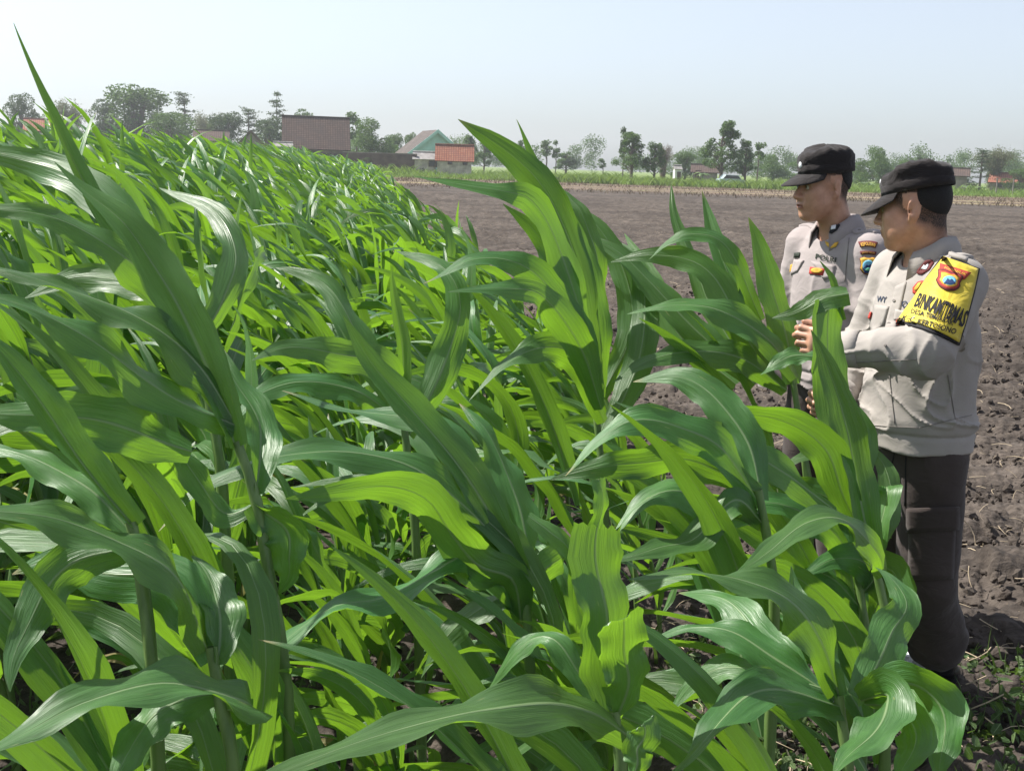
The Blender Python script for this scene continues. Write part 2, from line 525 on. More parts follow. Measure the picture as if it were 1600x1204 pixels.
# thin grass blades mixed in
def blade_base():
    V = []; 
    for q in np.linspace(0, 1, 4):
        w = 0.03 * (1 - q ** 1.5) + 0.002
        V += [(-w + 0.25 * q * q, 0, q * (1 - 0.2 * q)), (w + 0.25 * q * q, 0, q * (1 - 0.2 * q))]
    F = [[2 * i, 2 * i + 1, 2 * i + 3, 2 * i + 2] for i in range(3)]
    return np.array(V), np.array(F)
def rotz_rand(n, rng, tilt=0.3):
    a = rng.uniform(0, 2 * PI, n); c, s_ = np.cos(a), np.sin(a); z = np.zeros(n); o = np.ones(n)
    Rz = np.stack([np.stack([c, -s_, z], -1), np.stack([s_, c, z], -1), np.stack([z, z, o], -1)], 1)
    b = rng.normal(0, tilt, n); c, s_ = np.cos(b), np.sin(b)
    Rx = np.stack([np.stack([o, z, z], -1), np.stack([z, c, -s_], -1), np.stack([z, s_, c], -1)], 1)
    return np.einsum('nij,njk->nik', Rz, Rx)
bv, bf = blade_base()
uvb = np.stack([np.tile([0.2, 0.8], 4), np.repeat(np.linspace(0, 0.9, 4), 2)], 1)
k = rng.random(len(x1)) < 0.16
xs, ys = x1[k], y1[k]; n = len(xs)
grass_bits = scatter_mesh('grass_blades', M_WEED, bv, bf, np.stack([xs, ys, np.full(n, 0.03)], 1), 0.06 + 0.16 * rng.random(n) ** 2, rotz_rand(n, rng, 0.5), 'thin grass blades among the weeds by the maize edge', 'grass', uv=uvb)
# tall green grass of the far strip
M_GRASS = leaf_material('strip_grass', (0.12, 0.19, 0.04), (0.20, 0.27, 0.075), (0.24, 0.36, 0.05), 0.35, 0.6, True, 0.2)
n = 19000
yy = 136 + 77 * rng.random(n) ** 1.6
xx = yy * rng.uniform(-0.2, 0.46, n)
hh = 0.5 + 0.7 * rng.random(n)
hh *= np.clip(0.8 + 0.8 * vnoise2(xx * 0.15, yy * 0.15, 21), 0.25, 1.5)
bw = bv.copy(); bw[:, 0] *= 2.8
strip = scatter_mesh('far_grass', M_GRASS, bw, bf, np.stack([xx, yy, np.zeros(n)], 1), hh, rotz_rand(n, rng, 0.3), 'bright green tall grass strip in front of the far trees', 'grass', uv=uvb)
M_DRY = leaf_material('dry_grass', (0.105, 0.070, 0.052), (0.185, 0.130, 0.098), (0.14, 0.10, 0.06), 0.25, 0.8, True, 0.1)
n = 13000
yy = 78 + 60 * rng.random(n)
xx = yy * rng.uniform(-0.16, 0.46, n)
k = vnoise2(xx * 0.05, yy * 0.14, 31) + (yy - 78) * 0.012 > 0.05
xx, yy = xx[k], yy[k]; n = len(xx)
stub = scatter_mesh('dry_stubble', M_DRY, bw, bf, np.stack([xx, yy, np.zeros(n)], 1), 0.14 + 0.28 * rng.random(n) ** 2, rotz_rand(n, rng, 0.55), 'brown dry stubble strip beyond the ploughed field', 'stubble', uv=uvb)
# ------------------------------------------------------------------ maize
M_LEAF = leaf_material('maize_leaf', (0.048, 0.140, 0.036), (0.078, 0.195, 0.050), (0.28, 0.54, 0.028), 0.40, 0.38, False, 0.7)
M_LEAF_FAR = leaf_material('maize_leaf_field', (0.048, 0.140, 0.036), (0.078, 0.195, 0.050), (0.28, 0.54, 0.028), 0.40, 0.38, True, 0.7)
M_LEAF_DRY = leaf_material('yellowing_maize_leaf', (0.20, 0.19, 0.055), (0.30, 0.27, 0.09), (0.42, 0.40, 0.05), 0.35, 0.55, False, 0.4)
def stalk_material():
    t = NT('maize_stalk')
    c = t.coord('Object')
    f = t.noise(t.scaled(c, (60, 60, 3)), 1.0, 3.0)
    col = t.mix(t.ramp(f, 0.3, 0.7), (0.095, 0.17, 0.045), (0.16, 0.25, 0.075))
    return t.done(t.principled(col, 0.45, 0.4, t.bump(f, 0.2, 0.003)))
M_STALK = stalk_material()
WIND = np.array([-1.0, 0.12, 0.10])

def ribbon(C, W, hw, fold=0.25, wave=0.15, wfreq=3.0, ph=(0.0, 1.7), cross=7, nsign=1.0, trim=None):
    """leaf blade: centre line C, width direction W, half width hw along the length"""
    n = len(C)
    T = np.gradient(C, axis=0); T /= np.linalg.norm(T, axis=1)[:, None] + 1e-9
    W = W - T * (W * T).sum(1)[:, None]; W /= np.linalg.norm(W, axis=1)[:, None] + 1e-9
    N = np.cross(W, T) * nsign
    s = np.linspace(-1, 1, cross)
    tt = np.linspace(0, 1, n)
    fold = np.broadcast_to(np.asarray(fold, float), (n,))
    side = np.where(s < 0, 0, 1)
    phs = np.array(ph)[side]
    wv = wave * np.sin(2 * PI * wfreq * tt[:, None] + phs[None] * 2) * (s[None] ** 2) * np.clip(tt * 5, 0, 1)[:, None] * np.clip((1 - tt) * 4, 0.15, 1)[:, None]
    a = np.abs(s)[None] * np.ones((n, 1))
    rag = 1 + 0.05 * np.sin(tt[:, None] * (23 + 7 * side[None]) + phs[None] * 5) + 0.03 * np.sin(tt[:, None] * 61 + phs[None] * 9)
    x = s[None] * np.cos(fold)[:, None] * rag
    curl = -0.10 * a ** 3                                # margins fall away a little
    z = a * np.sin(fold)[:, None] + wv + curl
    V = C[:, None] + W[:, None] * (x * hw[:, None])[..., None] + N[:, None] * (z * hw[:, None])[..., None]
    I = np.arange(n * cross).reshape(n, cross)
    F = np.stack([I[:-1, :-1], I[:-1, 1:], I[1:, 1:], I[1:, :-1]], -1).reshape(-1, 4)
    uv = np.stack([np.broadcast_to((s + 1) / 2, (n, cross)), np.broadcast_to(tt[:, None], (n, cross))], -1).reshape(-1, 2)
    return V.reshape(-1, 3), F, uv
def blade_profile(t, w, base=0.5, peak=0.3):
    up = base + (1 - base) * np.sin(np.clip(t / peak, 0, 1) * PI / 2)
    dn = 1 - np.clip((t - peak) / (1 - peak), 0, 1) ** 2.0
    return w * np.minimum(up, dn) * 1.0 + 0.0008
def grow_plant(rng, top=1.0, nleaf=9, segs=18, cross=7, lean=0.26):
    """a wind-blown maize plant standing at the origin; returns (stalk V,F), [leaf (V,F,uv)]"""
    n = 12
    z = np.linspace(0, top, n)
    ln = lean * rng.uniform(0.5, 1.5)
    dy = rng.normal(0, 0.05)
    S = np.stack([-ln * (z / top) ** 1.8 * top * 0.9, dy * (z / top) ** 1.5, z * (1 - 0.04 * ln)], 1)
    r = np.interp(z / top, [0, 0.5, 1], [0.0135, 0.012, 0.0075])
    r = r * (1 + 0.10 * np.sin(np.arange(n) * 2.4))
    stalk = tube_np(S, r, 7)
    az0 = rng.uniform(0, 2 * PI)
    leaves = []
    for i in range(nleaf):
        f = (i + 0.6) / nleaf
        k = 0.22 + 0.76 * f
        p = np.array([np.interp(k * top, z, S[:, j]) for j in range(3)])
        j = min(n - 1, int(k * (n - 1)))
        sd = S[min(j + 1, n - 1)] - S[max(j - 1, 0)]; sd /= np.linalg.norm(sd)
        az = az0 + PI * i + rng.normal(0, 0.6)
        out = np.array([math.cos(az), math.sin(az), 0])
        whorl = i >= nleaf - 2
        Lf = (0.60 + 0.34 * math.sin(min(f * 1.25, 1) * PI * 0.75)) * rng.uniform(0.85, 1.15) * (0.75 if whorl else 1.0)
        phi = rad(rng.uniform(4, 13) if whorl else rng.uniform(18, 48))
        d = sd * math.cos(phi) + out * math.sin(phi)
        wk = rng.uniform(1.6, 5.5) * (0.45 if whorl else 1.0)
        gk = rng.uniform(1.8, 4.8) * (0.12 if whorl else 1.0)
        W = np.cross(d, out + 1e-3); W = np.cross(sd, out); W /= np.linalg.norm(W) + 1e-9
        tw = rng.normal(0, 1.7) * (0.5 if whorl else 1.0)
        st = Lf / (segs - 1)
        C = [p]; Ws = [W.copy()]
        for m in range(1, segs):
            t = m / (segs - 1)
            d = d + (WIND * wk * (0.25 + 1.1 * t) + np.array([0, 0, -1.0]) * gk * (0.05 + 1.9 * t * t)) * (st / Lf) * 0.9
            d = d / np.linalg.norm(d)
            C.append(C[-1] + d * st)
            W = W - d * np.dot(W, d); W /= np.linalg.norm(W) + 1e-9
            a = tw / segs
            W = W * math.cos(a) + np.cross(d, W) * math.sin(a)
            Ws.append(W.copy())
        C = np.array(C); Ws = np.array(Ws)
        tt = np.linspace(0, 1, segs)
        w = rng.uniform(0.028, 0.044) * (0.62 + 0.45 * math.sin(f * PI * 0.85))
        hw = blade_profile(tt, w, 0.45)
        fold = np.interp(tt, [0, 0.15, 1], [1.15, 0.75, 0.25]) if whorl else np.interp(tt, [0, 0.12, 1], [0.9, 0.38, 0.08])
        leaves.append(ribbon(C, Ws, hw, fold, 0.06 + 0.46 * rng.random() * (0.3 if whorl else 1), rng.uniform(2.0, 5.0), (rng.uniform(0, 3), rng.uniform(0, 3)), cross, 1.0))
    return stalk, leaves

NVAR = 14
prng = np.random.default_rng(77)
VARIANTS = []
for v in range(NVAR):
    st, lv = grow_plant(prng, prng.uniform(0.92, 1.12), int(prng.integers(10, 13)))
    VARIANTS.append((mesh_np('stalk', st[0], st[1], mats=[M_STALK]), [mesh_np('leaf', l[0], l[1], l[2], mats=[M_LEAF_DRY if (i == 0 and v % 3 == 0) else M_LEAF]) for i, l in enumerate(lv)]))
MIDQ = [grow_plant(np.random.default_rng(700 + v), 1.0, 10, 10, 3) for v in range(14)]
CHEAP = [grow_plant(np.random.default_rng(500 + v), 1.0, 6, 6, 3) for v in range(10)]

# rows of the field
HERO_BASES = [(-0.40, 2.2), (-0.45, 1.9), (-0.60, 2.1), (-0.5, 2.4), (0.05, 2.6), (0.17, 1.9), (0.55, 2.15), (0.82, 3.0), (0.76, 3.4), (0.22, 3.6)]
def canopy(e, y):
    return 1.17 + 0.50 * min(1.0, max(0.0, (e - 0.1) / 3.2)) + 0.30 * min(1.0, max(0.0, (e - 1.8) / 4))
fr = np.random.default_rng(4242)
plants = []
for row in range(0, 150):
    e = 0.06 + row * 0.46
    s = -2.0
    while s < 118.0:
        s += 0.21 * (1 if s < 16 else 1.5 if s < 26 else 2.4 if s < 45 else 3.6 if s < 75 else 5.0)
        if row > 45 and fr.random() < 0.5:
            continue
        p = np.array([EDGE_X0, 0, 0]) + EDIR * (s + fr.normal(0, 0.05)) + ENRM * (e + fr.normal(0, 0.05))
        if p[1] < 1.2 or p[1] > 112:
            continue
        dist = math.hypot(p[0], p[1])
        q = proj((p[0], p[1], 1.0))
        if q[2] < 0.4 or q[0] < -420 + min(300, dist * 12) or q[0] > 1750:
            continue
        plants.append((dist, p, e, q))
plants.sort(key=lambda a: a[0])
NEAR_LIM = 260
GROUPS = 'wind-bent maize plants of the field'
ZONES = []
ORD = ['outermost', 'second', 'third', 'fourth', 'fifth', 'sixth', 'seventh', 'eighth', 'ninth', 'tenth', 'eleventh', 'twelfth', 'thirteenth', 'fourteenth']
def zone_label(q, e, dist):
    row = max(0, int(round((e - 0.06) / 0.46)))
    rw = ORD[row] + ' row' if row < len(ORD) else 'inner rows'
    if dist < 4.5:
        far_ = 'close to the camera'
    elif dist < 7.5:
        far_ = 'a few steps away'
    else:
        far_ = 'farther off'
    x = q[0]
    wh = ('at the left edge' if x < 90 else 'below the big broad tree' if x < 270 else 'below the dark red roof' if x < 410 else 'below the big tiled house' if x < 560 else
          'below the turquoise house' if x < 690 else 'left of the tallest leafy plant' if x < 860 else 'right of the tallest leafy plant')
    look = ('tall' if e > 2.5 else 'low') + (' wind-bent' if (int(dist * 10) % 2) else ' leafy')
    return '%s maize plant %s, %s, %s' % (look, far_, rw, wh)
near, far_pl = [], []
for dist, p, e, q in plants:
    if dist < 2.9 and any(math.hypot(p[0] - hx, p[1] - hy) < 0.19 for hx, hy in HERO_BASES):
        continue
    if dist < 2.0:
        continue
    if q[0] > 1060 and p[1] < 5.5:
        continue
    (near if len(near) < NEAR_LIM else far_pl).append((dist, p, e, q))
for dist, p, e, q in near:
    v = int(fr.integers(NVAR))
    h = canopy(e, p[1]) / 1.5 * fr.uniform(0.9, 1.1)
    if q[0] > 380:
        h *= float(np.interp(dist, [2.0, 3.0, 4.5, 7.0], [0.62, 0.74, 0.88, 1.0]))
    else:
        h *= float(np.interp(dist, [2.0, 3.0, 4.5], [0.72, 0.85, 1.0]))
    o = thing('maize_plant', zone_label(q, e, dist), 'maize plant', (p[0], p[1], 0.0), fr.normal(0, 0.7), GROUPS)
    sc = h * fr.uniform(0.97, 1.03)
    o.scale = (sc * fr.uniform(0.95, 1.1), sc, sc)
    obj('stalk', VARIANTS[v][0], o)
    for me in VARIANTS[v][1]:
        obj('leaf', me, o)
# the rest of the field reads as one mass
def field_mass():
    VV, FF, UU, RR = [], [], [], []
    base = 0
    packs, mids = [], []
    for src, st, lv in [(packs, *c) for c in CHEAP] + [(mids, *c) for c in MIDQ]:
        V = np.vstack([l[0] for l in lv]); U = np.vstack([l[2] for l in lv])
        off = np.cumsum([0] + [len(l[0]) for l in lv[:-1]])
        F = np.vstack([l[1] + o for l, o in zip(lv, off)])
        L = np.concatenate([np.full(len(l[0]), i) for i, l in enumerate(lv)])
        src.append((V, F, U, L, len(lv)))
    for dist, p, e, q in far_pl:
        pk = mids if dist < 13 else packs
        V, F, U, L, nl = pk[int(fr.integers(len(pk)))]
        a = fr.normal(0, 0.75); c, s_ = math.cos(a), math.sin(a)
        h = canopy(e, p[1]) / 1.5 * fr.uniform(0.78, 1.18)
        h *= 1.0 + max(0.0, (dist - 20)) * 0.002
        wsc = h * (1.0 + max(0, dist - 13) * 0.016)
        R_ = np.array([[c, -s_, 0], [s_, c, 0], [0, 0, 1]])
        VV.append((V * [wsc, wsc, h]) @ R_.T + p)
        FF.append(F + base); UU.append(U); RR.append(fr.random(nl)[L]); base += len(V)
    me = mesh_np('maize_field', np.vstack(VV), np.vstack(FF), np.vstack(UU), mats=[M_LEAF_FAR], attrs={'rnd': np.concatenate(RR)})
    o = obj('maize_field', me); o['kind'] = 'stuff'
    tag(o, 'dense mass of wind-bent green maize reaching back to the houses', 'maize')
field_mass()
print('PLANTS near', len(near), 'far', len(far_pl))
# ------------------------------------------------------------------ far trees
def foliage_material(name, a, b, trans, tf=0.25):
    t = NT(name)
    r = t.attr('rnd')
    col = t.mix(r, a, b)
    col = t.mix(t.math('MULTIPLY', t.ramp(t.noise(t.coord('Object'), 0.8, 2.0), 0.4, 0.7), 0.35), col, tuple(x * 0.6 for x in a))
    p = t.principled(col, 0.6, 0.25)
    tb = t.n('ShaderNodeBsdfTranslucent'); tb.inputs[0].default_value = (*trans, 1)
    mx = t.n('ShaderNodeMixShader'); mx.inputs[0].default_value = tf
    t.L(p.outputs[0], mx.inputs[1]); t.L(tb.outputs[0], mx.inputs[2])
    return t.done(mx)
M_FOL = foliage_material('tree_foliage', (0.046, 0.098, 0.030), (0.118, 0.190, 0.056), (0.15, 0.26, 0.04))
M_FOL_DK = foliage_material('dark_foliage', (0.032, 0.066, 0.030), (0.078, 0.120, 0.050), (0.10, 0.17, 0.04))
M_FOL_PALE = foliage_material('pale_foliage', (0.10, 0.125, 0.065), (0.19, 0.20, 0.115), (0.2, 0.22, 0.09))
M_FOL_BROWN = foliage_material('dry_foliage', (0.16, 0.12, 0.085), (0.25, 0.20, 0.15), (0.2, 0.16, 0.1))
M_BARK = plain('bark', (0.13, 0.105, 0.085), 0.9, 0.35, 4.0, 0.1, 0.6, 14.0)
LEAF_Q = np.array([(-0.5, 0, 0.06), (0, -0.30, 0), (0.5, 0, 0.05), (0, 0.30, 0)])
def leaf_cloud(P, size, rng, up=0.4):
    n = len(P)
    R_ = rand_rot(n, rng, 0.75)
    V = np.einsum('nij,bj->nbi', R_, LEAF_Q) * (size * rng.uniform(0.6, 1.3, n))[:, None, None] + P[:, None]
    F = np.arange(n * 4).reshape(n, 4)
    return V.reshape(-1, 3), F, np.repeat(rng.random(n), 4)
def in_ball(n, rng, shell=0.55):
    d = rng.normal(size=(n, 3)); d /= np.linalg.norm(d, axis=1)[:, None]
    return d * (shell + (1 - shell) * rng.random(n) ** 0.6)[:, None]
def make_tree(kind, seed):
    """unit-height tree: returns trunk (V,F), crown (V,F,rnd)"""
    rng = np.random.default_rng(seed)
    tr = MB(); P = []; size = 0.03
    if kind == 'dense':
        th = 0.32
        tr.tube([(0, 0, -0.02), (0.01, 0, th * 0.5), (0.0, 0.01, th), (0.02, 0, 0.7)], [0.04, 0.03, 0.026, 0.008], 7)
        for i in range(21):
            a = rng.uniform(0, 2 * PI); zz = rng.uniform(0.16, 0.9); w = 0.42 * math.sin(min(1, (1.06 - zz) / 0.62) * PI / 2)
            rr = w * rng.uniform(0.25, 0.95); c = np.array([rr * math.cos(a), rr * math.sin(a), zz])
            s_ = rng.uniform(0.10, 0.19)
            tr.tube([(0, 0, th * rng.uniform(0.7, 1.2)), c * [0.5, 0.5, 0.85], c], [0.016, 0.010, 0.004], 5)
            P.append(c + in_ball(int(300 * (s_ / 0.13) ** 2), rng) * [s_ * 1.2, s_ * 1.2, s_ * 0.85])
        size = 0.035
    elif kind == 'teak':
        tr.tube([(0, 0, -0.02), (0.01, 0.0, 0.3), (-0.01, 0, 0.6), (0.01, 0, 0.93)], [0.026, 0.021, 0.014, 0.004], 7)
        for i in range(44):
            a = rng.uniform(0, 2 * PI); zz = rng.uniform(0.30, 0.98); rr = 0.30 * (1.12 - zz) ** 0.6 * rng.uniform(0.35, 1.05)
            c = np.array([rr * math.cos(a), rr * math.sin(a), zz]); s_ = rng.uniform(0.035, 0.085)
            tr.tube([(0, 0, zz - 0.12), c * [0.6, 0.6, 1.0] - [0, 0, 0.04 * c[2]], c], [0.009, 0.006, 0.003], 5)
            P.append(c + in_ball(int(120 * (s_ / 0.06) ** 1.6), rng, 0.3) * [s_, s_, s_ * 1.0])
        size = 0.030
    elif kind == 'tier':
        tr.tube([(0, 0, -0.02), (0.006, 0, 0.5), (0, 0, 1.0)], [0.016, 0.012, 0.003], 6)
        for i in range(9):
            zz = 0.36 + 0.62 * (i / 8) ** 0.9 + rng.uniform(-0.03, 0.03)
            for k in range(4):
                a = rng.uniform(0, 2 * PI); Lb = 0.19 * (1.15 - zz * 0.72) * rng.uniform(0.25, 1.3)
                e = np.array([math.cos(a) * Lb, math.sin(a) * Lb, zz + rng.uniform(-0.02, 0.06)])
                tr.tube([(0, 0, zz - 0.012), e], [0.006, 0.002], 4)
                tq = rng.random(44)[:, None]
                P.append(np.array([0, 0, zz]) + (e - [0, 0, zz]) * (0.3 + 0.75 * tq) + rng.normal(size=(44, 3)) * [0.025, 0.025, 0.012])
        size = 0.024
    elif kind == 'plume':
        for i in range(26):
            a = rng.uniform(0, 2 * PI); rr = rng.uniform(0.10, 0.42); h = rng.uniform(0.65, 1.0)
            b = np.array([math.cos(a), math.sin(a), 0])
            pts = np.array([b * 0.05, b * rr * 0.25 + [0, 0, h * 0.55], b * rr * 0.7 + [0, 0, h * 0.93], b * rr * 1.25 + [0, 0, h * 0.86]])
            tr.tube(pts, [0.012, 0.009, 0.005, 0.002], 5)
            cv = smooth_curve(pts, 60)[8:]
            P.append(np.repeat(cv, 12, 0) + rng.normal(size=(len(cv) * 12, 3)) * [0.05, 0.05, 0.06])
        size = 0.030
    elif kind == 'slim':
        tr.tube([(0, 0, -0.02), (0.012, 0, 0.45), (-0.01, 0, 0.95)], [0.018, 0.014, 0.004], 6)
        for i in range(9):
            a = rng.uniform(0, 2 * PI); zz = rng.uniform(0.55, 0.98); rr = rng.uniform(0.02, 0.13)
            c = np.array([rr * math.cos(a), rr * math.sin(a), zz]); s_ = rng.uniform(0.05, 0.10)
            tr.tube([(0, 0, zz - 0.12), c], [0.006, 0.002], 4)
            P.append(c + in_ball(110, rng, 0.3) * s_)
        size = 0.040
    P = np.vstack(P)
    return tr, leaf_cloud(P, size, rng)
TREE_LIB = {}
def tree_mesh(kind, seed, mat):
    key = (kind, seed, mat.name)
    if key not in TREE_LIB:
        tr, cr = make_tree(kind, seed)
        me_t = bpy.data.meshes.new('trunk'); me_t.from_pydata(tr.v, [], tr.f); me_t.update(); me_t.materials.append(M_BARK)
        me_c = mesh_np('crown', cr[0], cr[1], mats=[mat], smooth=False, attrs={'rnd': cr[2]})
        TREE_LIB[key] = (me_t, me_c)
    return TREE_LIB[key]
def tree(label, px, top, wpx, Y, kind='dense', seed=1, mat=None, group='trees along the far side of the field', name='tree', rz=0.0):
    mat = mat or M_FOL
    Y = Y * 1.54
    p = spot(px, Y)
    depth = proj((p[0], Y, 2))[2]
    H = CAM_H + (horizon(px) - top) * depth / FPX
    o = thing(name, label, 'tree', p, rz, group)
    spread_ = {'dense': 0.92, 'teak': 0.62, 'tier': 0.36, 'plume': 0.95, 'slim': 0.36}[kind]
    W = wpx * depth / FPX / spread_
    o.scale = (W, W, H)
    a, b = tree_mesh(kind, seed, mat)
    obj('trunk', a, o); obj('crown', b, o)
    return o
T = tree
T('dark spiky tree at the far left edge of the skyline', 34, 150, 62, 140, 'dense', 1, M_FOL_DK)
T('pale feathery tree between the left edge and the big tree', 112, 160, 60, 160, 'plume', 2, M_FOL_PALE)
T('dark round tree left of the biggest tree', 162, 157, 66, 150, 'dense', 3, M_FOL_DK)
T('biggest broad tree on the left skyline', 218, 134, 150, 150, 'dense', 4, M_FOL)
T('low dark tree in front of the big broad tree', 262, 178, 80, 140, 'dense', 1)
T('thin tiered tree right of the biggest tree', 289, 149, 52, 160, 'tier', 5, M_FOL_DK)
T('pale bushy tree between two tiered trees', 322, 178, 60, 165, 'plume', 6, M_FOL_PALE)
T('dense dark tree left of the brown roofed house', 350, 173, 80, 140, 'dense', 7, M_FOL_DK)
T('flat tiered tree above the small gabled house', 388, 172, 52, 160, 'tier', 8, M_FOL_DK)
T('dark bushy tree touching the left of the tiled house', 418, 181, 66, 135, 'dense', 9, M_FOL_DK)
T('tall slender tiered tree behind the tiled house', 432, 151, 34, 150, 'tier', 10, M_FOL_DK)
T('tree crown peeping over the ridge of the tiled house', 474, 172, 60, 150, 'dense', 3)
T('light green slim tree just right of the tiled roof', 556, 180, 36, 130, 'slim', 11)
T('full round green tree between the two houses', 580, 186, 84, 122, 'dense', 12)
T('smaller hazy tree right of the round green tree', 613, 207, 44, 135, 'dense', 7)
T('bush behind the brown roof of the turquoise house', 640, 206, 30, 150, 'dense', 9)
T('loose tree behind the small red roofed shed', 732, 213, 40, 135, 'teak', 13)
T('second loose tree right of the red roofed shed', 756, 217, 36, 130, 'teak', 14)
T('slim tree hidden by the tallest maize leaf', 814, 222, 22, 135, 'slim', 15)
T('slim loose tree left of the hazy tree row', 853, 222, 32, 145, 'slim', 15)
T('thin leaning tree beside the slim loose tree', 868, 222, 20, 145, 'slim', 16)
T('open tree with bare stems in the hazy row', 884, 238, 46, 150, 'teak', 17)
T('small young tree standing alone before the haze', 942, 249, 18, 125, 'slim', 11)
T('full teak tree left of the tree with brown crown', 986, 208, 66, 104, 'teak', 18)
T('dark spiky treetop rising from the full teak tree', 973, 203, 22, 108, 'slim', 16, M_FOL_DK)
T('teak tree with spread crown right of the full teak', 1022, 224, 50, 104, 'teak', 19)
T('dry brown crowned tree behind the teak trees', 1036, 226, 30, 122, 'plume', 20, M_FOL_BROWN)
T('rounded grey green tree behind the white hut', 1070, 237, 56, 128, 'dense', 4)
T('tallest open teak tree by the parked vehicle', 1126, 191, 78, 103, 'teak', 21)
T('second open teak tree right of the parked vehicle', 1164, 221, 46, 103, 'teak', 22)
T('sparse thin tree right of the open teak trees', 1183, 218, 26, 112, 'slim', 23)
T('dense grey green tree left of the officers', 1207, 242, 62, 130, 'dense', 12)
T('hedge-like tree behind the rear officer cap', 1250, 250, 60, 140, 'dense', 9)
T('tree showing just right of the rear officer cap', 1345, 248, 48, 120, 'dense', 3)
T('tall full tree between the two officers caps', 1373, 231, 60, 118, 'dense', 12)
T('round tree behind the front officer cap', 1414, 248, 46, 130, 'dense', 7)
T('small tiered treetop over the front officer cap', 1434, 243, 22, 140, 'tier', 5, M_FOL_DK)
T('dark tree right of the front officer head', 1502, 276, 50, 125, 'dense', 1, M_FOL_DK)
T('tiered dark tree in front of the feathery tree', 1531, 235, 46, 125, 'tier', 8, M_FOL_DK)
T('pale feathery tall tree at the right of the skyline', 1552, 231, 66, 130, 'plume', 24, M_FOL_PALE)
T('tree at the right edge of the picture', 1594, 262, 50, 125, 'dense', 9)
T('low bush before the long brick wall', 578, 243, 30, 108, 'dense', 3)
T('dark shrub at the right end of the brick wall', 652, 252, 32, 107, 'dense', 1, M_FOL_DK)
T('small leafy shrub at the foot of the brick wall', 612, 256, 18, 106, 'dense', 12)
# banana plants
M_BANANA = leaf_material('banana_leaf', (0.075, 0.14, 0.04), (0.12, 0.19, 0.06), (0.25, 0.36, 0.05), 0.3, 0.5)
def banana(label, px, top, Y, seed):
    rng = np.random.default_rng(seed)
    Y = Y * 1.54
    p = spot(px, Y); depth = proj((p[0], Y, 2))[2]
    H = CAM_H + (horizon(px) - top) * depth / FPX
    o = thing('banana_plant', label, 'plant', p, 0, 'banana plants before the far trees')
    MB().tube([(0, 0, 0), (0.02, 0, H * 0.3), (0, 0, H * 0.6)], [0.14, 0.11, 0.06], 8).build('trunk', M_STALK, o, True)
    for i in range(9):
        a = rng.uniform(0, 2 * PI); out = np.array([math.cos(a), math.sin(a), 0])
        L_ = H * rng.uniform(0.5, 0.75); d = np.array([0, 0, 1.0]) * rng.uniform(0.7, 1.3) + out * 0.6; d /= np.linalg.norm(d)
        C = [np.array([0, 0, H * 0.5])]
        for k in range(9):
            C.append(C[-1] + d * L_ / 9); d = d + out * 0.12 - np.array([0, 0, 0.26]); d /= np.linalg.norm(d)
        C = np.array(C); W = np.tile(np.cross(out, [0, 0, 1]), (10, 1))
        hw = 0.27 * np.sin(np.clip(np.linspace(0.02, 1, 10), 0, 0.98) * PI) ** 0.6
        V, F, uv = ribbon(C, W, hw, -0.25, 0.15, 3, (0, 1), 5)
        obj('leaf', mesh_np('leaf', V, F, uv, mats=[M_BANANA]), o)
banana('banana plant just right of the rear officer', 1350, 278, 104, 1)
banana('banana plant between the two officers caps', 1366, 282, 104, 2)
banana('broad banana plant right of the front officer head', 1512, 283, 106, 3)
banana('banana plant beside the fence post on the right', 1534, 286, 106, 4)
banana('pale banana plant behind the parked vehicle', 1098, 262, 116, 5)
# hazy wood behind everything
def far_wood():
    rng = np.random.default_rng(91)
    VV, FF, RR = [], [], []; b = 0
    for i in range(105):
        Y = rng.uniform(285, 420); px = rng.uniform(-150, 1750); p = spot(px, Y)
        H = rng.uniform(7, 11.5); W = H * rng.uniform(0.5, 0.9)
        if px < 820: H *= 0.9
        for k in range(5):
            c = np.array([p[0] + rng.uniform(-W, W) * 0.5, Y + rng.uniform(-2, 2), H * rng.uniform(0.2, 0.8)])
            V, F, r = leaf_cloud(c + in_ball(220, rng, 0.0) * [W * 0.36, W * 0.36, H * 0.20], 0.46, rng)
            VV.append(V); FF.append(F + b); RR.append(r); b += len(V)
    o = obj('far_wood', mesh_np('far_wood', np.vstack(VV), np.vstack(FF), mats=[M_FOL], smooth=False, attrs={'rnd': np.concatenate(RR)}))
    o['kind'] = 'stuff'; tag(o, 'hazy mass of trees closing the horizon', 'wood')
far_wood()

# ------------------------------------------------------------------ houses
def tile_material(name, a, b, sc=(3.2, 3.0), moss=None):
    t = NT(name)
    uv = t.n('ShaderNodeUVMap').outputs[0]
    br = t.n('ShaderNodeTexBrick'); br.offset = 0.0
    t.L(t.scaled(uv, (sc[0], sc[1], 1)), br.inputs['Vector'])
    br.inputs['Color1'].default_value = (*a, 1); br.inputs['Color2'].default_value = (*b, 1)
    br.inputs['Mortar'].default_value = (*[x * 0.35 for x in a], 1)
    br.inputs['Scale'].default_value = 1.0; br.inputs['Mortar Size'].default_value = 0.10
    br.inputs['Brick Width'].default_value = 1.0; br.inputs['Row Height'].default_value = 1.0; br.inputs['Bias'].default_value = 0.0
    n = t.noise(uv, 0.45, 5.0, 0.65)
    col = t.mix(t.math('MULTIPLY', t.ramp(n, 0.4, 0.65), 0.6), br.outputs[0], moss or tuple(x * 0.6 for x in a))
    return t.done(t.principled(col, 0.85, 0.15, t.bump(br.outputs[1], 0.4, 0.05)))
M_TILE_BROWN = tile_material('old_brown_tiles', (0.100, 0.070, 0.058), (0.145, 0.098, 0.080), (3.2, 3.0), (0.072, 0.058, 0.052))
M_TILE_GREY = tile_material('weathered_grey_brown_tiles', (0.125, 0.105, 0.095), (0.165, 0.138, 0.122))
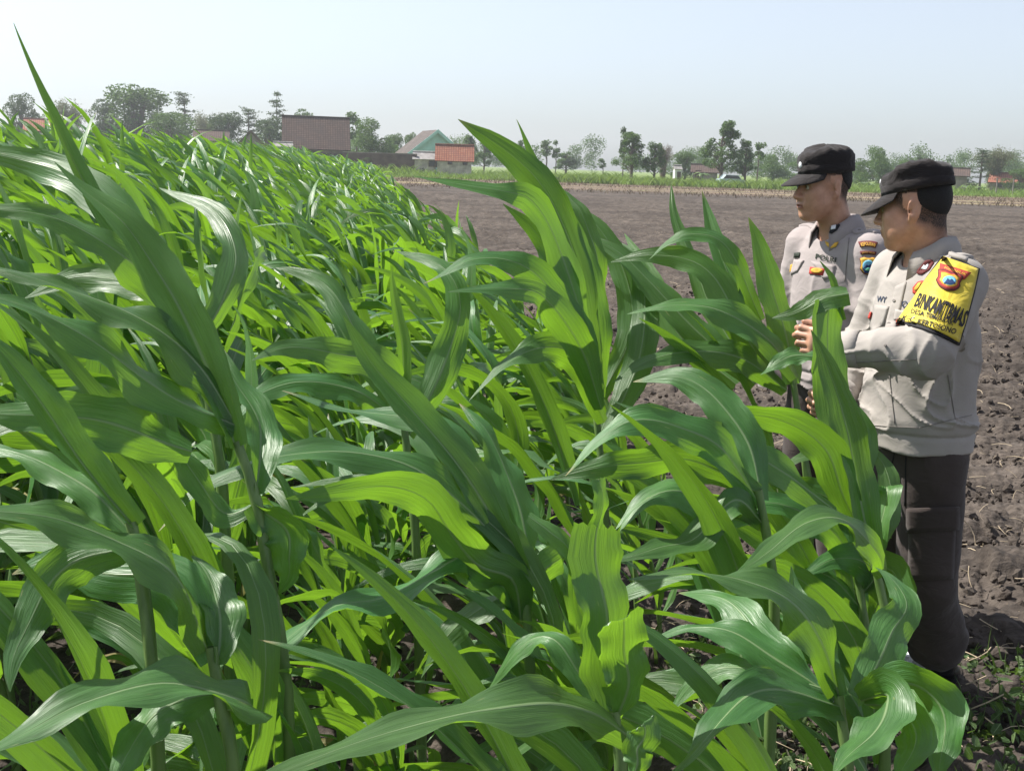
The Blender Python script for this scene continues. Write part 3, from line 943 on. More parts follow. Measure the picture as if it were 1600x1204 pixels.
M_TILE_RED = tile_material('red_tiles', (0.34, 0.125, 0.080), (0.42, 0.19, 0.12), (3.4, 3.2), (0.26, 0.12, 0.09))
M_TEAL = plain('turquoise_paint', (0.36, 0.60, 0.56), 0.7, 0.10, 1.2)
M_TEAL_TRIM = plain('pale_turquoise_trim', (0.36, 0.60, 0.55), 0.7, 0.10, 1.2)
M_LIME = plain('stained_limewash', (0.40, 0.36, 0.33), 0.9, 0.35, 1.1)
M_DARKWALL = plain('dark_brick_wall', (0.105, 0.075, 0.066), 0.95, 0.3, 1.0)
M_PLASTER = plain('grey_plaster', (0.23, 0.20, 0.185), 0.95, 0.3, 0.9)
M_WOOD = plain('old_wood', (0.09, 0.065, 0.05), 0.8, 0.3, 3.0)
M_GLASS = plain('dark_window_glass', (0.025, 0.03, 0.035), 0.15, 0.2, 1.0, 0.6)
M_ASBEST = plain('grey_sheet_roof', (0.30, 0.28, 0.27), 0.9, 0.25, 1.5)
M_WHITE = plain('white_paint', (0.72, 0.72, 0.70), 0.7, 0.08, 1.0)
def roof_slab(quad, th, mat, parent, name='roof'):
    """quad: lower-left, lower-right, upper-right, upper-left; uv in metres"""
    q = [Vector(p) for p in quad]
    nrm = (q[1] - q[0]).cross(q[3] - q[0]).normalized() * th
    V = q + [p - nrm for p in q]
    w, h = (q[1] - q[0]).length, (q[3] - q[0]).length
    uvs = [(0, 0), (w, 0), (w, h), (0, h)] * 2
    F = [(0, 1, 2, 3), (7, 6, 5, 4), (0, 4, 5, 1), (1, 5, 6, 2), (2, 6, 7, 3), (3, 7, 4, 0)]
    return obj(name, mesh_np(name, np.array(V), F, np.array(uvs), smooth=False, mats=[mat]), parent)
def window(parent, x, z, w, h, y, frame=M_WOOD):
    """a framed opening on the wall face y (faces -y)"""
    m = MB()
    m.box(x - w / 2 - 0.09, x + w / 2 + 0.09, y - 0.07, y + 0.02, z + h / 2, z + h / 2 + 0.1).box(x - w / 2 - 0.09, x + w / 2 + 0.09, y - 0.09, y + 0.02, z - h / 2 - 0.1, z - h / 2)
    m.box(x - w / 2 - 0.09, x - w / 2, y - 0.07, y + 0.02, z - h / 2, z + h / 2).box(x + w / 2, x + w / 2 + 0.09, y - 0.07, y + 0.02, z - h / 2, z + h / 2)
    fr_ = m.build('window', frame, parent)
    MB().box(x - w / 2, x + w / 2, y - 0.02, y + 0.015, z - h / 2, z + h / 2).build('pane', M_GLASS, fr_)
def gable_house(name, label, px, Y, width, depth, eave, ridge, yaw, wall_mat, roof_mat, along='x', over=0.45, trim=None, wins=(), cat='house', gable_mat=None, door=None):
    """ridge runs along local x ('x') or along local y ('y'); front wall is local -y"""
    o = thing(name, label, cat, spot(px, Y * 1.54), yaw)
    w2, d = width / 2, depth
    if along == 'x':
        m = MB().box(-w2, w2, 0, d, -0.05, eave)
        poly = [(0, eave), (d, eave), (d / 2, ridge - 0.1)]
        wl = m.build('wall', wall_mat, o)
        for x0, x1 in ((-w2, -w2 + 0.2), (w2 - 0.2, w2)):
            v = [(x, y, z) for x in (x0, x1) for y, z in poly]
            MB().add(v, [(0, 1, 2), (5, 4, 3), (0, 3, 4, 1), (1, 4, 5, 2), (2, 5, 3, 0)]).build('gable', gable_mat or wall_mat, o)
        k = (ridge - eave) / (d / 2)
        lo = eave - k * over
        roof_slab([(-w2 - over, -over, lo), (w2 + over, -over, lo), (w2 + over, d / 2, ridge), (-w2 - over, d / 2, ridge)], 0.12, roof_mat, o)
        roof_slab([(w2 + over, d + over, lo), (-w2 - over, d + over, lo), (-w2 - over, d / 2, ridge), (w2 + over, d / 2, ridge)], 0.12, roof_mat, o)
        MB().tube([(-w2 - over, d / 2, ridge + 0.02), (w2 + over, d / 2, ridge + 0.02)], [0.13, 0.13], 8).build('ridge', roof_mat, o)
    else:
        m = MB().box(-w2, w2, 0, d, -0.05, eave)
        m.build('wall', wall_mat, o)
        poly = [(-w2, eave), (w2, eave), (0, ridge - 0.1)]
        MB().prism(poly, 0.0, 0.2).build('gable', gable_mat or wall_mat, o)
        MB().prism(poly, d - 0.2, d).build('gable', gable_mat or wall_mat, o)
        k = (ridge - eave) / w2
        lo = eave - k * over
        roof_slab([(-w2 - over, d + over, lo), (-w2 - over, -over, lo), (0, -over, ridge), (0, d + over, ridge)], 0.12, roof_mat, o)
        roof_slab([(w2 + over, -over, lo), (w2 + over, d + over, lo), (0, d + over, ridge), (0, -over, ridge)], 0.12, roof_mat, o)
        if trim:
            for s_ in (-1, 1):
                MB().slab([(s_ * (w2 + over + 0.06), -over - 0.02, lo - 0.42), (0, -over - 0.02, ridge - 0.42), (0, -over - 0.02, ridge + 0.05), (s_ * (w2 + over + 0.06), -over - 0.02, lo + 0.05)], 0.06).build('bargeboard', trim, o)
    for x, z, w, h in wins:
        window(o, x, z, w, h, 0.0)
    if door:
        x, w, h = door
        dd = MB().box(x - w / 2, x + w / 2, -0.06, 0.02, 0, h).build('door', M_WOOD, o)
        MB().box(x + w / 2 - 0.16, x + w / 2 - 0.10, -0.12, -0.06, h * 0.48, h * 0.52).build('handle', M_WHITE, dd)
    return o
gable_house('house', 'big house with an old brown tiled roof above the maize', 494, 109, 7.8, 7.0, 3.35, 7.0, rad(10), M_PLASTER, M_TILE_BROWN, 'x', 0.5,
            wins=[(-2.3, 2.2, 0.9, 0.9), (-0.4, 2.1, 0.7, 0.8), (1.2, 1.5, 1.3, 1.6), (2.9, 1.5, 1.2, 1.5)])
gable_house('lean_to_shed', 'little white roofed annex at the left corner of the big tiled house', 442, 106, 2.0, 1.6, 3.1, 3.5, rad(10), M_PLASTER, M_ASBEST, 'x', 0.25, cat='shed')
gable_house('house', 'turquoise gabled house with a brown roof side', 682, 114, 8.4, 9.0, 2.6, 6.0, rad(16), M_TEAL, M_TILE_GREY, 'y', 0.55, M_TEAL_TRIM, wins=[(0.2, 1.6, 1.0, 1.0)])
gable_house('shed', 'small limewashed shed with a red tiled roof and two windows', 710, 106, 4.3, 3.0, 2.25, 3.9, rad(3), M_LIME, M_TILE_RED, 'x', 0.32, wins=[(-0.55, 1.75, 0.42, 0.42), (1.35, 1.75, 0.42, 0.42)], cat='shed')
gable_house('lean_to_shed', 'low grey roofed lean-to left of the red roofed shed', 664, 106.5, 2.6, 2.2, 2.2, 2.9, rad(2), M_LIME, M_ASBEST, 'x', 0.3, wins=[(0.9, 1.5, 0.7, 0.6)], cat='shed')
gable_house('house', 'red roofed house at the far left behind the maize', 66, 128, 4.6, 6.0, 4.6, 6.2, rad(18), M_PLASTER, M_TILE_RED, 'x', 0.4)
gable_house('house', 'small grey gabled house left of the big tiled house', 392, 122, 4.2, 7.0, 3.2, 5.4, rad(12), M_PLASTER, M_TILE_BROWN, 'y', 0.3, M_WOOD)
gable_house('house', 'low dark red roof left of the small gabled house', 330, 126, 4.8, 6.0, 3.9, 5.3, rad(12), M_PLASTER, M_TILE_BROWN, 'x', 0.3)
gable_house('hut', 'tiny white hut among the trees left of the vehicle', 1060, 112, 0.9, 1.2, 1.9, 2.3, 0.1, M_WHITE, M_ASBEST, 'x', 0.1, cat='hut', door=(0.1, 0.5, 1.5))
gable_house('house', 'low house with a dull brown roof behind the parked vehicle', 1102, 120, 3.4, 4.0, 1.7, 2.6, rad(-8), M_PLASTER, M_TILE_BROWN, 'x', 0.4, door=(-1.0, 0.8, 1.8))
gable_house('house', 'red roofed house under the feathery tree at the right', 1572, 128, 4.4, 4.5, 1.7, 2.9, rad(-24), M_PLASTER, M_TILE_RED, 'x', 0.4, wins=[(-1.0, 1.2, 0.8, 0.8)])
gable_house('house', 'half hidden brown roofed house right of the front officer cap', 1488, 122, 4.0, 4.0, 2.4, 3.3, rad(-18), M_PLASTER, M_TILE_BROWN, 'x', 0.4)
# long wall between the houses
a, b = spot(536, 167), spot(650, 164)
wl = thing('yard_wall', 'long dark brick yard wall between the tiled house and the sheds', 'wall', a, math.atan2(b[1] - a[1], b[0] - a[0]))
L_ = (b - a).length
MB().box(0, L_, 0, 0.25, -0.05, 2.55).build('wall', M_DARKWALL, wl)
MB().box(-0.05, L_ + 0.05, -0.05, 0.30, 2.552, 2.66).build('coping', M_PLASTER, wl)
# parked vehicle under the open teak trees
p = spot(1142, 156)
car = thing('parked_car', 'small pale car parked in the grass under the open teak tree', 'car', p, rad(12))
M_CARP = plain('pale_car_paint', (0.34, 0.42, 0.44), 0.3, 0.05, 1.0, 0.5)
M_TYRE = plain('tyre_rubber', (0.02, 0.02, 0.02), 0.8, 0.1, 3.0)
poly = [(-1.6, 0.35), (1.6, 0.35), (1.62, 0.72), (1.15, 0.85), (0.75, 1.32), (-0.85, 1.36), (-1.25, 0.88), (-1.62, 0.8)]
MB().prism(poly, -0.72, 0.72).build('body', M_CARP, car, False, 0.04)
MB().slab([(-1.16, -0.735, 0.9), (1.0, -0.735, 0.9), (0.66, -0.735, 1.26), (-0.82, -0.735, 1.28)], 0.02).build('side_window', M_GLASS, car)
MB().slab([(1.10, -0.6, 0.90), (1.10, 0.6, 0.90), (0.80, 0.6, 1.28), (0.80, -0.6, 1.28)], -0.02).build('windscreen', M_GLASS, car)
for x in (-1.0, 1.0):
    for y in (-0.70, 0.70):
        th_ = np.linspace(0, 2 * PI, 17)[:-1]
        w_ = MB().tube([(x, y - 0.1, 0.29), (x, y + 0.1, 0.29)], [0.29, 0.29], 16).build('wheel', M_TYRE, car, True)
        MB().tube([(x, y - 0.112, 0.29), (x, y + 0.112, 0.29)], [0.17, 0.17], 12).build('rim', M_CARP, w_)
for y in (-0.5, 0.5):
    MB().tube([(1.58, y, 0.68), (1.64, y, 0.68)], [0.09, 0.08], 10).build('headlight', M_WHITE, car)
# fence posts on the right
for i, (px, lab) in enumerate(((1558, 'thin grey fence post near the feathery tree'), (1584, 'thin grey fence post nearest the right edge'))):
    po = MB().box(-0.06, 0.06, -0.06, 0.06, 0, 1.9).box(-0.09, 0.09, -0.09, 0.09, 1.9, 2.0).build('fence_post', M_PLASTER)
    po.location = spot(px, 154); tag(po, lab, 'post', 'fence posts by the far grass')

# ------------------------------------------------------------------ the air between
hz = MB().box(-960, 960, -90, 960, -1.0, 22.0)
hm = bpy.data.materials.new('haze_air'); hm.use_nodes = True
hn = hm.node_tree; hn.nodes.clear()
ho = hn.nodes.new('ShaderNodeOutputMaterial'); hv = hn.nodes.new('ShaderNodeVolumePrincipled')
hv.inputs['Color'].default_value = (0.92, 0.95, 1.0, 1); hv.inputs['Density'].default_value = 0.0005; hv.inputs['Anisotropy'].default_value = 0.35
hn.links.new(hv.outputs[0], ho.inputs['Volume'])
haze = hz.build('haze', hm); haze['kind'] = 'stuff'
tag(haze, 'thin pale haze in the air over the whole field', 'haze')
# ------------------------------------------------------------------ people: distance-field sculpting
def nrm_(v):
    v = np.asarray(v, float); return v / np.linalg.norm(v)
class Clay:
    def __init__(s, lo, hi, vox):
        s.lo = np.asarray(lo, float); s.vox = vox
        s.n = np.ceil((np.asarray(hi) - s.lo) / vox).astype(int) + 1
        s.D = np.full(tuple(s.n), 0.2, np.float32)
        s.ax = [(s.lo[i] + vox * np.arange(s.n[i])).astype(np.float32) for i in range(3)]
    def box(s, lo, hi):
        a = np.clip(np.floor((np.asarray(lo) - s.lo) / s.vox).astype(int), 0, s.n)
        b = np.clip(np.ceil((np.asarray(hi) - s.lo) / s.vox).astype(int) + 1, 0, s.n)
        return tuple(slice(int(i), int(j)) for i, j in zip(a, b))
    def put(s, fn, lo, hi, k=0.01, op='u'):
        sl = s.box(np.asarray(lo) - 0.03 - k, np.asarray(hi) + 0.03 + k)
        X, Y, Z = np.meshgrid(s.ax[0][sl[0]], s.ax[1][sl[1]], s.ax[2][sl[2]], indexing='ij', sparse=False)
        if X.size == 0: return s
        d = fn(X, Y, Z).astype(np.float32)
        A = s.D[sl]
        if op == 'u':
            h = np.clip(0.5 + 0.5 * (A - d) / k, 0, 1)
            s.D[sl] = A * (1 - h) + d * h - k * h * (1 - h)
        elif op == 's':
            h = np.clip(0.5 - 0.5 * (A + d) / k, 0, 1)
            s.D[sl] = A * (1 - h) - d * h + k * h * (1 - h)
        elif op == '+':
            s.D[sl] = A + d
        return s
    def cone(s, a, b, ra, rb, k=0.01, op='u'):
        a = np.asarray(a, np.float32); b = np.asarray(b, np.float32); ab = b - a; l2 = float(ab @ ab)
        def fn(X, Y, Z):
            x, y, z = X - a[0], Y - a[1], Z - a[2]
            t = np.clip((x * ab[0] + y * ab[1] + z * ab[2]) / l2, 0, 1)
            return np.sqrt((x - t * ab[0]) ** 2 + (y - t * ab[1]) ** 2 + (z - t * ab[2]) ** 2) - (ra + (rb - ra) * t)
        r = max(ra, rb)
        return s.put(fn, np.minimum(a, b) - r, np.maximum(a, b) + r, k, op)
    def ball(s, c, r, R=None, k=0.01, op='u'):
        c = np.asarray(c, np.float32); r = np.broadcast_to(np.asarray(r, np.float32), (3,)); R = np.eye(3) if R is None else np.asarray(R)
        def fn(X, Y, Z):
            x, y, z = X - c[0], Y - c[1], Z - c[2]
            u = [(x * R[0, i] + y * R[1, i] + z * R[2, i]) / r[i] for i in range(3)]
            k0 = np.sqrt(u[0] ** 2 + u[1] ** 2 + u[2] ** 2) + 1e-6
            k1 = np.sqrt((u[0] / r[0]) ** 2 + (u[1] / r[1]) ** 2 + (u[2] / r[2]) ** 2) + 1e-6
            return k0 * (k0 - 1) / k1
        m = float(r.max())
        return s.put(fn, c - m, c + m, k, op)
    def wrinkle(s, fn, band=0.03):
        idx = np.nonzero(np.abs(s.D) < band)
        X, Y, Z = s.ax[0][idx[0]], s.ax[1][idx[1]], s.ax[2][idx[2]]
        s.D[idx] += fn(X.astype(float), Y.astype(float), Z.astype(float)).astype(np.float32)
        return s
    def mesh(s):
        D = s.D; S = D < 0
        c = np.zeros(tuple(s.n - 1), np.uint8)
        for a in (0, 1):
            for b in (0, 1):
                for e in (0, 1):
                    c += S[a:a + c.shape[0], b:b + c.shape[1], e:e + c.shape[2]]
        act = (c > 0) & (c < 8)
        I = np.argwhere(act)
        vid = np.full(c.shape, -1, np.int32); vid[tuple(I.T)] = np.arange(len(I))
        P = np.zeros((len(I), 3)); W = np.zeros(len(I))
        corners = [(a, b, e) for a in (0, 1) for b in (0, 1) for e in (0, 1)]
        vals = {q: D[I[:, 0] + q[0], I[:, 1] + q[1], I[:, 2] + q[2]] for q in corners}
        for p in corners:
            for ax in range(3):
                if p[ax] == 0:
                    q = list(p); q[ax] = 1; q = tuple(q)
                    da, db = vals[p], vals[q]
                    m = (da < 0) != (db < 0)
                    t = np.where(m, da / np.where(m, da - db, 1), 0)
                    pos = np.array(p, float)[None] + np.eye(3)[ax][None] * t[:, None]
                    P += pos * m[:, None]; W += m
        P = P / W[:, None] + I
        F = []
        for ax in range(3):
            o = [i for i in range(3) if i != ax]
            sl0 = [slice(None)] * 3; sl1 = [slice(None)] * 3
            sl0[ax] = slice(0, -1); sl1[ax] = slice(1, None)
            for d in o:
                sl0[d] = slice(1, -1); sl1[d] = slice(1, -1)
            A, B = S[tuple(sl0)], S[tuple(sl1)]
            E = np.argwhere(A != B)
            if not len(E): continue
            inside = A[tuple(E.T)]
            base = E.copy(); base[:, o[0]] += 1; base[:, o[1]] += 1
            def cell(d0, d1):
                q = base.copy(); q[:, o[0]] += d0; q[:, o[1]] += d1
                return vid[q[:, 0], q[:, 1], q[:, 2]]
            Q = np.stack([cell(-1, -1), cell(0, -1), cell(0, 0), cell(-1, 0)], 1)
            flip = inside if ax != 1 else ~inside
            Q = np.where(flip[:, None], Q, Q[:, ::-1])
            F.append(Q)
        F = np.vstack(F)
        F = F[(F >= 0).all(1)]
        return s.lo + P * s.vox, F
def relax(V, F, it=2, lam=0.5):
    for _ in range(it):
        A = np.zeros_like(V); C = np.zeros(len(V))
        for a, b in ((0, 1), (1, 2), (2, 3), (3, 0)):
            np.add.at(A, F[:, a], V[F[:, b]]); np.add.at(A, F[:, b], V[F[:, a]])
            np.add.at(C, F[:, a], 1); np.add.at(C, F[:, b], 1)
        V = V + lam * (A / np.maximum(C, 1)[:, None] - V)
    return V
class Surf:
    """finished piece that patches can be laid on"""
    def __init__(s, items):
        s.trees = [BVHTree.FromPolygons([tuple(v) for v in V], [tuple(int(i) for i in f) for f in F]) for V, F in items]
    def hit(s, o, d):
        best = None
        for t in s.trees:
            loc, n, i, dist = t.ray_cast(Vector(o), Vector(d))
            if loc is not None and (best is None or dist < best[2]):
                best = (np.array(loc), np.array(n), dist)
        return best
    def px(s, px, py, last=None):
        d = nrm_(ray(px, py)); h = s.hit(CC, d)
        if h is None:
            if last is None: return None
            return CC + d * last, -d, last
        n = h[1] if h[1] @ d < 0 else -h[1]
        return h[0], n, h[2]
def lay(surf, uvgrid_px, off, smooth=0):
    """project an (n,m,2) pixel grid on to the surface"""
    n, m, _ = uvgrid_px.shape
    P = np.zeros((n, m, 3)); N = np.zeros((n, m, 3)); last = None
    H = [[surf.px(*uvgrid_px[i, j]) for j in range(m)] for i in range(n)]
    ds = [h[2] for r in H for h in r if h is not None]
    if not ds: return None, None
    med = float(np.median(ds))
    for i in range(n):
        for j in range(m):
            h = H[i][j]
            if h is None or abs(h[2] - med) > 0.16:
                d = nrm_(ray(*uvgrid_px[i, j])); P[i, j] = CC + d * med; N[i, j] = -d
            else:
                P[i, j] = h[0]; N[i, j] = h[1]
    for _ in range(smooth):
        Q = P.copy(); Q[1:-1, 1:-1] = 0.4 * P[1:-1, 1:-1] + 0.15 * (P[:-2, 1:-1] + P[2:, 1:-1] + P[1:-1, :-2] + P[1:-1, 2:]); P = Q
    # even out the normals so that a patch lies like cloth
    Ns = N.copy()
    for _ in range(2):
        Ns[1:] += N[:-1]; Ns[:-1] += N[1:]; Ns[:, 1:] += N[:, :-1]; Ns[:, :-1] += N[:, 1:]
        Ns /= np.linalg.norm(Ns, axis=2)[..., None] + 1e-9; N = Ns.copy()
    return P + N * off, N
def patch(surf, corners, mat, parent, name, off=0.003, nu=8, nv=8, thick=0.003, bulge=None, smooth=0):
    c = np.array(corners, float)       # TL, TR, BR, BL in photograph pixels
    u = np.linspace(0, 1, nu)[None, :, None]; v = np.linspace(0, 1, nv)[:, None, None]
    G = (c[0] * (1 - u) + c[1] * u) * (1 - v) + (c[3] * (1 - u) + c[2] * u) * v
    if bulge is not None:
        G = bulge(G, u[..., 0] + 0 * v[..., 0], v[..., 0] + 0 * u[..., 0])
    P, N = lay(surf, G, off, smooth)
    if P is None: return None
    B = P - N * thick
    V = np.vstack([P.reshape(-1, 3), B.reshape(-1, 3)])
    I = np.arange(nu * nv).reshape(nv, nu); k = nu * nv
    F = [tuple(int(a) for a in q) for q in np.stack([I[:-1, :-1], I[1:, :-1], I[1:, 1:], I[:-1, 1:]], -1).reshape(-1, 4)]
    rim = list(I[0, :]) + list(I[1:, -1]) + list(I[-1, -2::-1]) + list(I[-2:0:-1, 0])
    for a, b in zip(rim, rim[1:] + rim[:1]):
        F.append((int(a), int(b), int(b + k), int(a + k)))
    me = mesh_np(name, V, F, mats=[mat])
    return obj(name, me, parent)
def blob(surf, poly, mat, parent, name, off=0.004, rings=4, dens=28, thick=0.003):
    poly = np.array(poly, float)
    d = np.r_[0, np.cumsum(np.linalg.norm(np.diff(np.vstack([poly, poly[:1]]), axis=0), axis=1))]
    g = np.linspace(0, d[-1], dens, endpoint=False)
    cl = np.vstack([poly, poly[:1]])
    o = np.stack([np.interp(g, d, cl[:, k]) for k in range(2)], 1)
    c = poly.mean(0)
    rad_ = np.linspace(1, 0.08, rings)
    G = c + (o[None] - c) * rad_[:, None, None]
    P, N = lay(surf, G, off)
    if P is None: return None
    k = rings * dens
    V = np.vstack([P.reshape(-1, 3), (P[0] - N[0] * thick)])
    F = []
    for i in range(rings - 1):
        for j in range(dens):
            F.append((i * dens + j, i * dens + (j + 1) % dens, (i + 1) * dens + (j + 1) % dens, (i + 1) * dens + j))
    F.append(tuple((rings - 1) * dens + j for j in range(dens)))
    for j in range(dens):
        F.append((j, k + j, k + (j + 1) % dens, (j + 1) % dens))
    return obj(name, mesh_np(name, V, F, mats=[mat]), parent)
def lettering(surf, text, corners, mat, parent, name='lettering', off=0.0055, bold=0.012, arc=0.0):
    cu = bpy.data.curves.new('txt', 'FONT'); cu.body = text; cu.resolution_u = 2; cu.offset = bold; cu.fill_mode = 'FRONT'
    to = bpy.data.objects.new('txt', cu); COL.objects.link(to)
    dg = bpy.context.evaluated_depsgraph_get(); dg.update()
    me = bpy.data.meshes.new_from_object(to.evaluated_get(dg))
    bpy.data.objects.remove(to); bpy.data.curves.remove(cu)
    bm = bmesh.new(); bm.from_mesh(me); bmesh.ops.triangulate(bm, faces=bm.faces)
    bmesh.ops.subdivide_edges(bm, edges=[e for e in bm.edges if e.calc_length() > 0.25], cuts=2); bmesh.ops.triangulate(bm, faces=bm.faces)
    co = np.array([v.co[:] for v in bm.verts]); lo, hi = co.min(0), co.max(0)
    c = np.array(corners, float)
    co = np.array([v.co[:] for v in bm.verts]); med = None
    for v, q in zip(bm.verts, co):
        u = (q[0] - lo[0]) / (hi[0] - lo[0]); w = 1 - (q[1] - lo[1]) / (hi[1] - lo[1])
        p = (c[0] * (1 - u) + c[1] * u) * (1 - w) + (c[3] * (1 - u) + c[2] * u) * w
        p = p + np.array([0, -arc * 4 * u * (1 - u)])
        h = surf.px(p[0], p[1])
        if h is None:
            v.co = CC + nrm_(ray(p[0], p[1])) * (med or 3.4) ; continue
        med = h[2]
        v.co = h[0] + nrm_(-ray(p[0], p[1])) * off
    bm.normal_update(); bm.to_mesh(me); bm.free()
    me.materials.clear(); me.materials.append(mat)
    return obj(name, me, parent)

# ------------------------------------------------------------------ cloth, skin
def cloth_material(name, color, wrinkle=0.12, rough=0.85, var=0.10, weave=900.0, fine=14.0):
    t = NT(name)
    c = t.coord('Object')
    f = t.noise(c, 5.0, 3.0)
    col = t.mix(t.ramp(f, 0.3, 0.7), tuple(x * (1 - var) for x in color), tuple(min(1, x * (1 + var)) for x in color))
    col = t.mix(t.math('MULTIPLY', t.noise(c, weave, 1.0), 0.12), col, tuple(x * 0.55 for x in color))
    w = t.noise(t.scaled(c, (1, 1, 1.8)), fine, 3.0, 0.5, 0.8)
    return t.done(t.principled(col, rough, 0.2, t.bump(w, wrinkle, 0.03), sheen=0.12))
def skin_material():
    t = NT('skin')
    c = t.coord('Object')
    f = t.noise(c, 30.0, 4.0, 0.6)
    col = t.mix(t.ramp(f, 0.3, 0.7), (0.430, 0.225, 0.145), (0.530, 0.295, 0.198))
    col = t.mix(t.attr('lip'), col, (0.23, 0.085, 0.062))
    hair = t.attr('hair')
    hf = t.math('MULTIPLY', hair, t.ramp(t.noise(c, 420.0, 2.0), 0.30, 0.62, 0.72, 1.0))
    col = t.mix(hf, col, (0.018, 0.015, 0.014))
    p = t.principled(col, t.ramp(hair, 0, 1, 0.46, 0.7), 0.4, t.bump(t.noise(c, 260.0, 3.0), 0.10, 0.002))
    p.inputs['Subsurface Weight'].default_value = 0.12
    p.inputs['Subsurface Radius'].default_value = (0.012, 0.005, 0.003)
    return t.done(p)
M_SKIN = skin_material()
M_SHIRT_F = cloth_material('beige_grey_uniform_cloth', (0.365, 0.333, 0.305))
M_SHIRT_R = cloth_material('mauve_grey_uniform_cloth', (0.350, 0.305, 0.296))
M_TROUSER = cloth_material('dark_brown_trouser_cloth', (0.060, 0.046, 0.042), 0.2)
M_CAP = cloth_material('black_brown_cap_cloth', (0.022, 0.018, 0.018), 0.35)
M_BOOT = plain('black_boot_leather', (0.012, 0.012, 0.014), 0.45, 0.3, 20.0, 0.4, 0.3, 80.0)
M_YELLOW = cloth_material('yellow_armband', (0.66, 0.52, 0.055), 0.3, 0.55)
M_BLACKP = plain('black_print', (0.014, 0.013, 0.016), 0.7, 0.2, 40.0)
M_NAVYP = plain('navy_stitching', (0.025, 0.04, 0.075), 0.8, 0.2, 40.0)
M_OLIVEP = plain('dark_olive_stitching', (0.030, 0.038, 0.028), 0.8, 0.2, 40.0)
M_REDP = plain('red_patch', (0.42, 0.055, 0.040), 0.8, 0.2, 60.0)
M_MAROON = plain('maroon_patch', (0.13, 0.030, 0.030), 0.8, 0.2, 60.0)
M_GOLDP = plain('gold_stitching', (0.62, 0.36, 0.05), 0.7, 0.2, 60.0)
M_BLUEP = plain('sky_blue_emblem', (0.16, 0.44, 0.60), 0.7, 0.15, 60.0)
M_NAVYE = plain('navy_emblem', (0.012, 0.035, 0.11), 0.7, 0.2, 60.0)
M_GREENE = plain('green_emblem', (0.12, 0.38, 0.22), 0.7, 0.2, 60.0)
M_SILVER = plain('silver_badge', (0.75, 0.76, 0.78), 0.3, 0.1, 40.0, 0.6)
M_EYE = plain('eye_white', (0.55, 0.50, 0.46), 0.25, 0.05, 40.0, 0.5)
M_IRIS = plain('dark_iris', (0.012, 0.008, 0.006), 0.2, 0.1, 40.0, 0.5)
M_HAIR = plain('black_hair', (0.012, 0.011, 0.011), 0.6, 0.3, 300.0, 0.3, 0.6, 500.0)
M_STITCH = plain('shirt_seam_thread', (0.21, 0.19, 0.175), 0.9, 0.2, 40.0)

def frame(fwd, pitch=0.0, tilt=0.0):
    f = nrm_(fwd); f = nrm_(np.array([f[0], f[1], 0]))
    l = np.array([-f[1], f[0], 0]); u = np.array([0, 0, 1.0])
    f2 = f * math.cos(pitch) - u * math.sin(pitch); u2 = u * math.cos(pitch) + f * math.sin(pitch)
    l3 = l * math.cos(tilt) + u2 * math.sin(tilt); u3 = u2 * math.cos(tilt) - l * math.sin(tilt)
    return np.stack([f2, l3, u3], 1)       # columns: forward, left, up

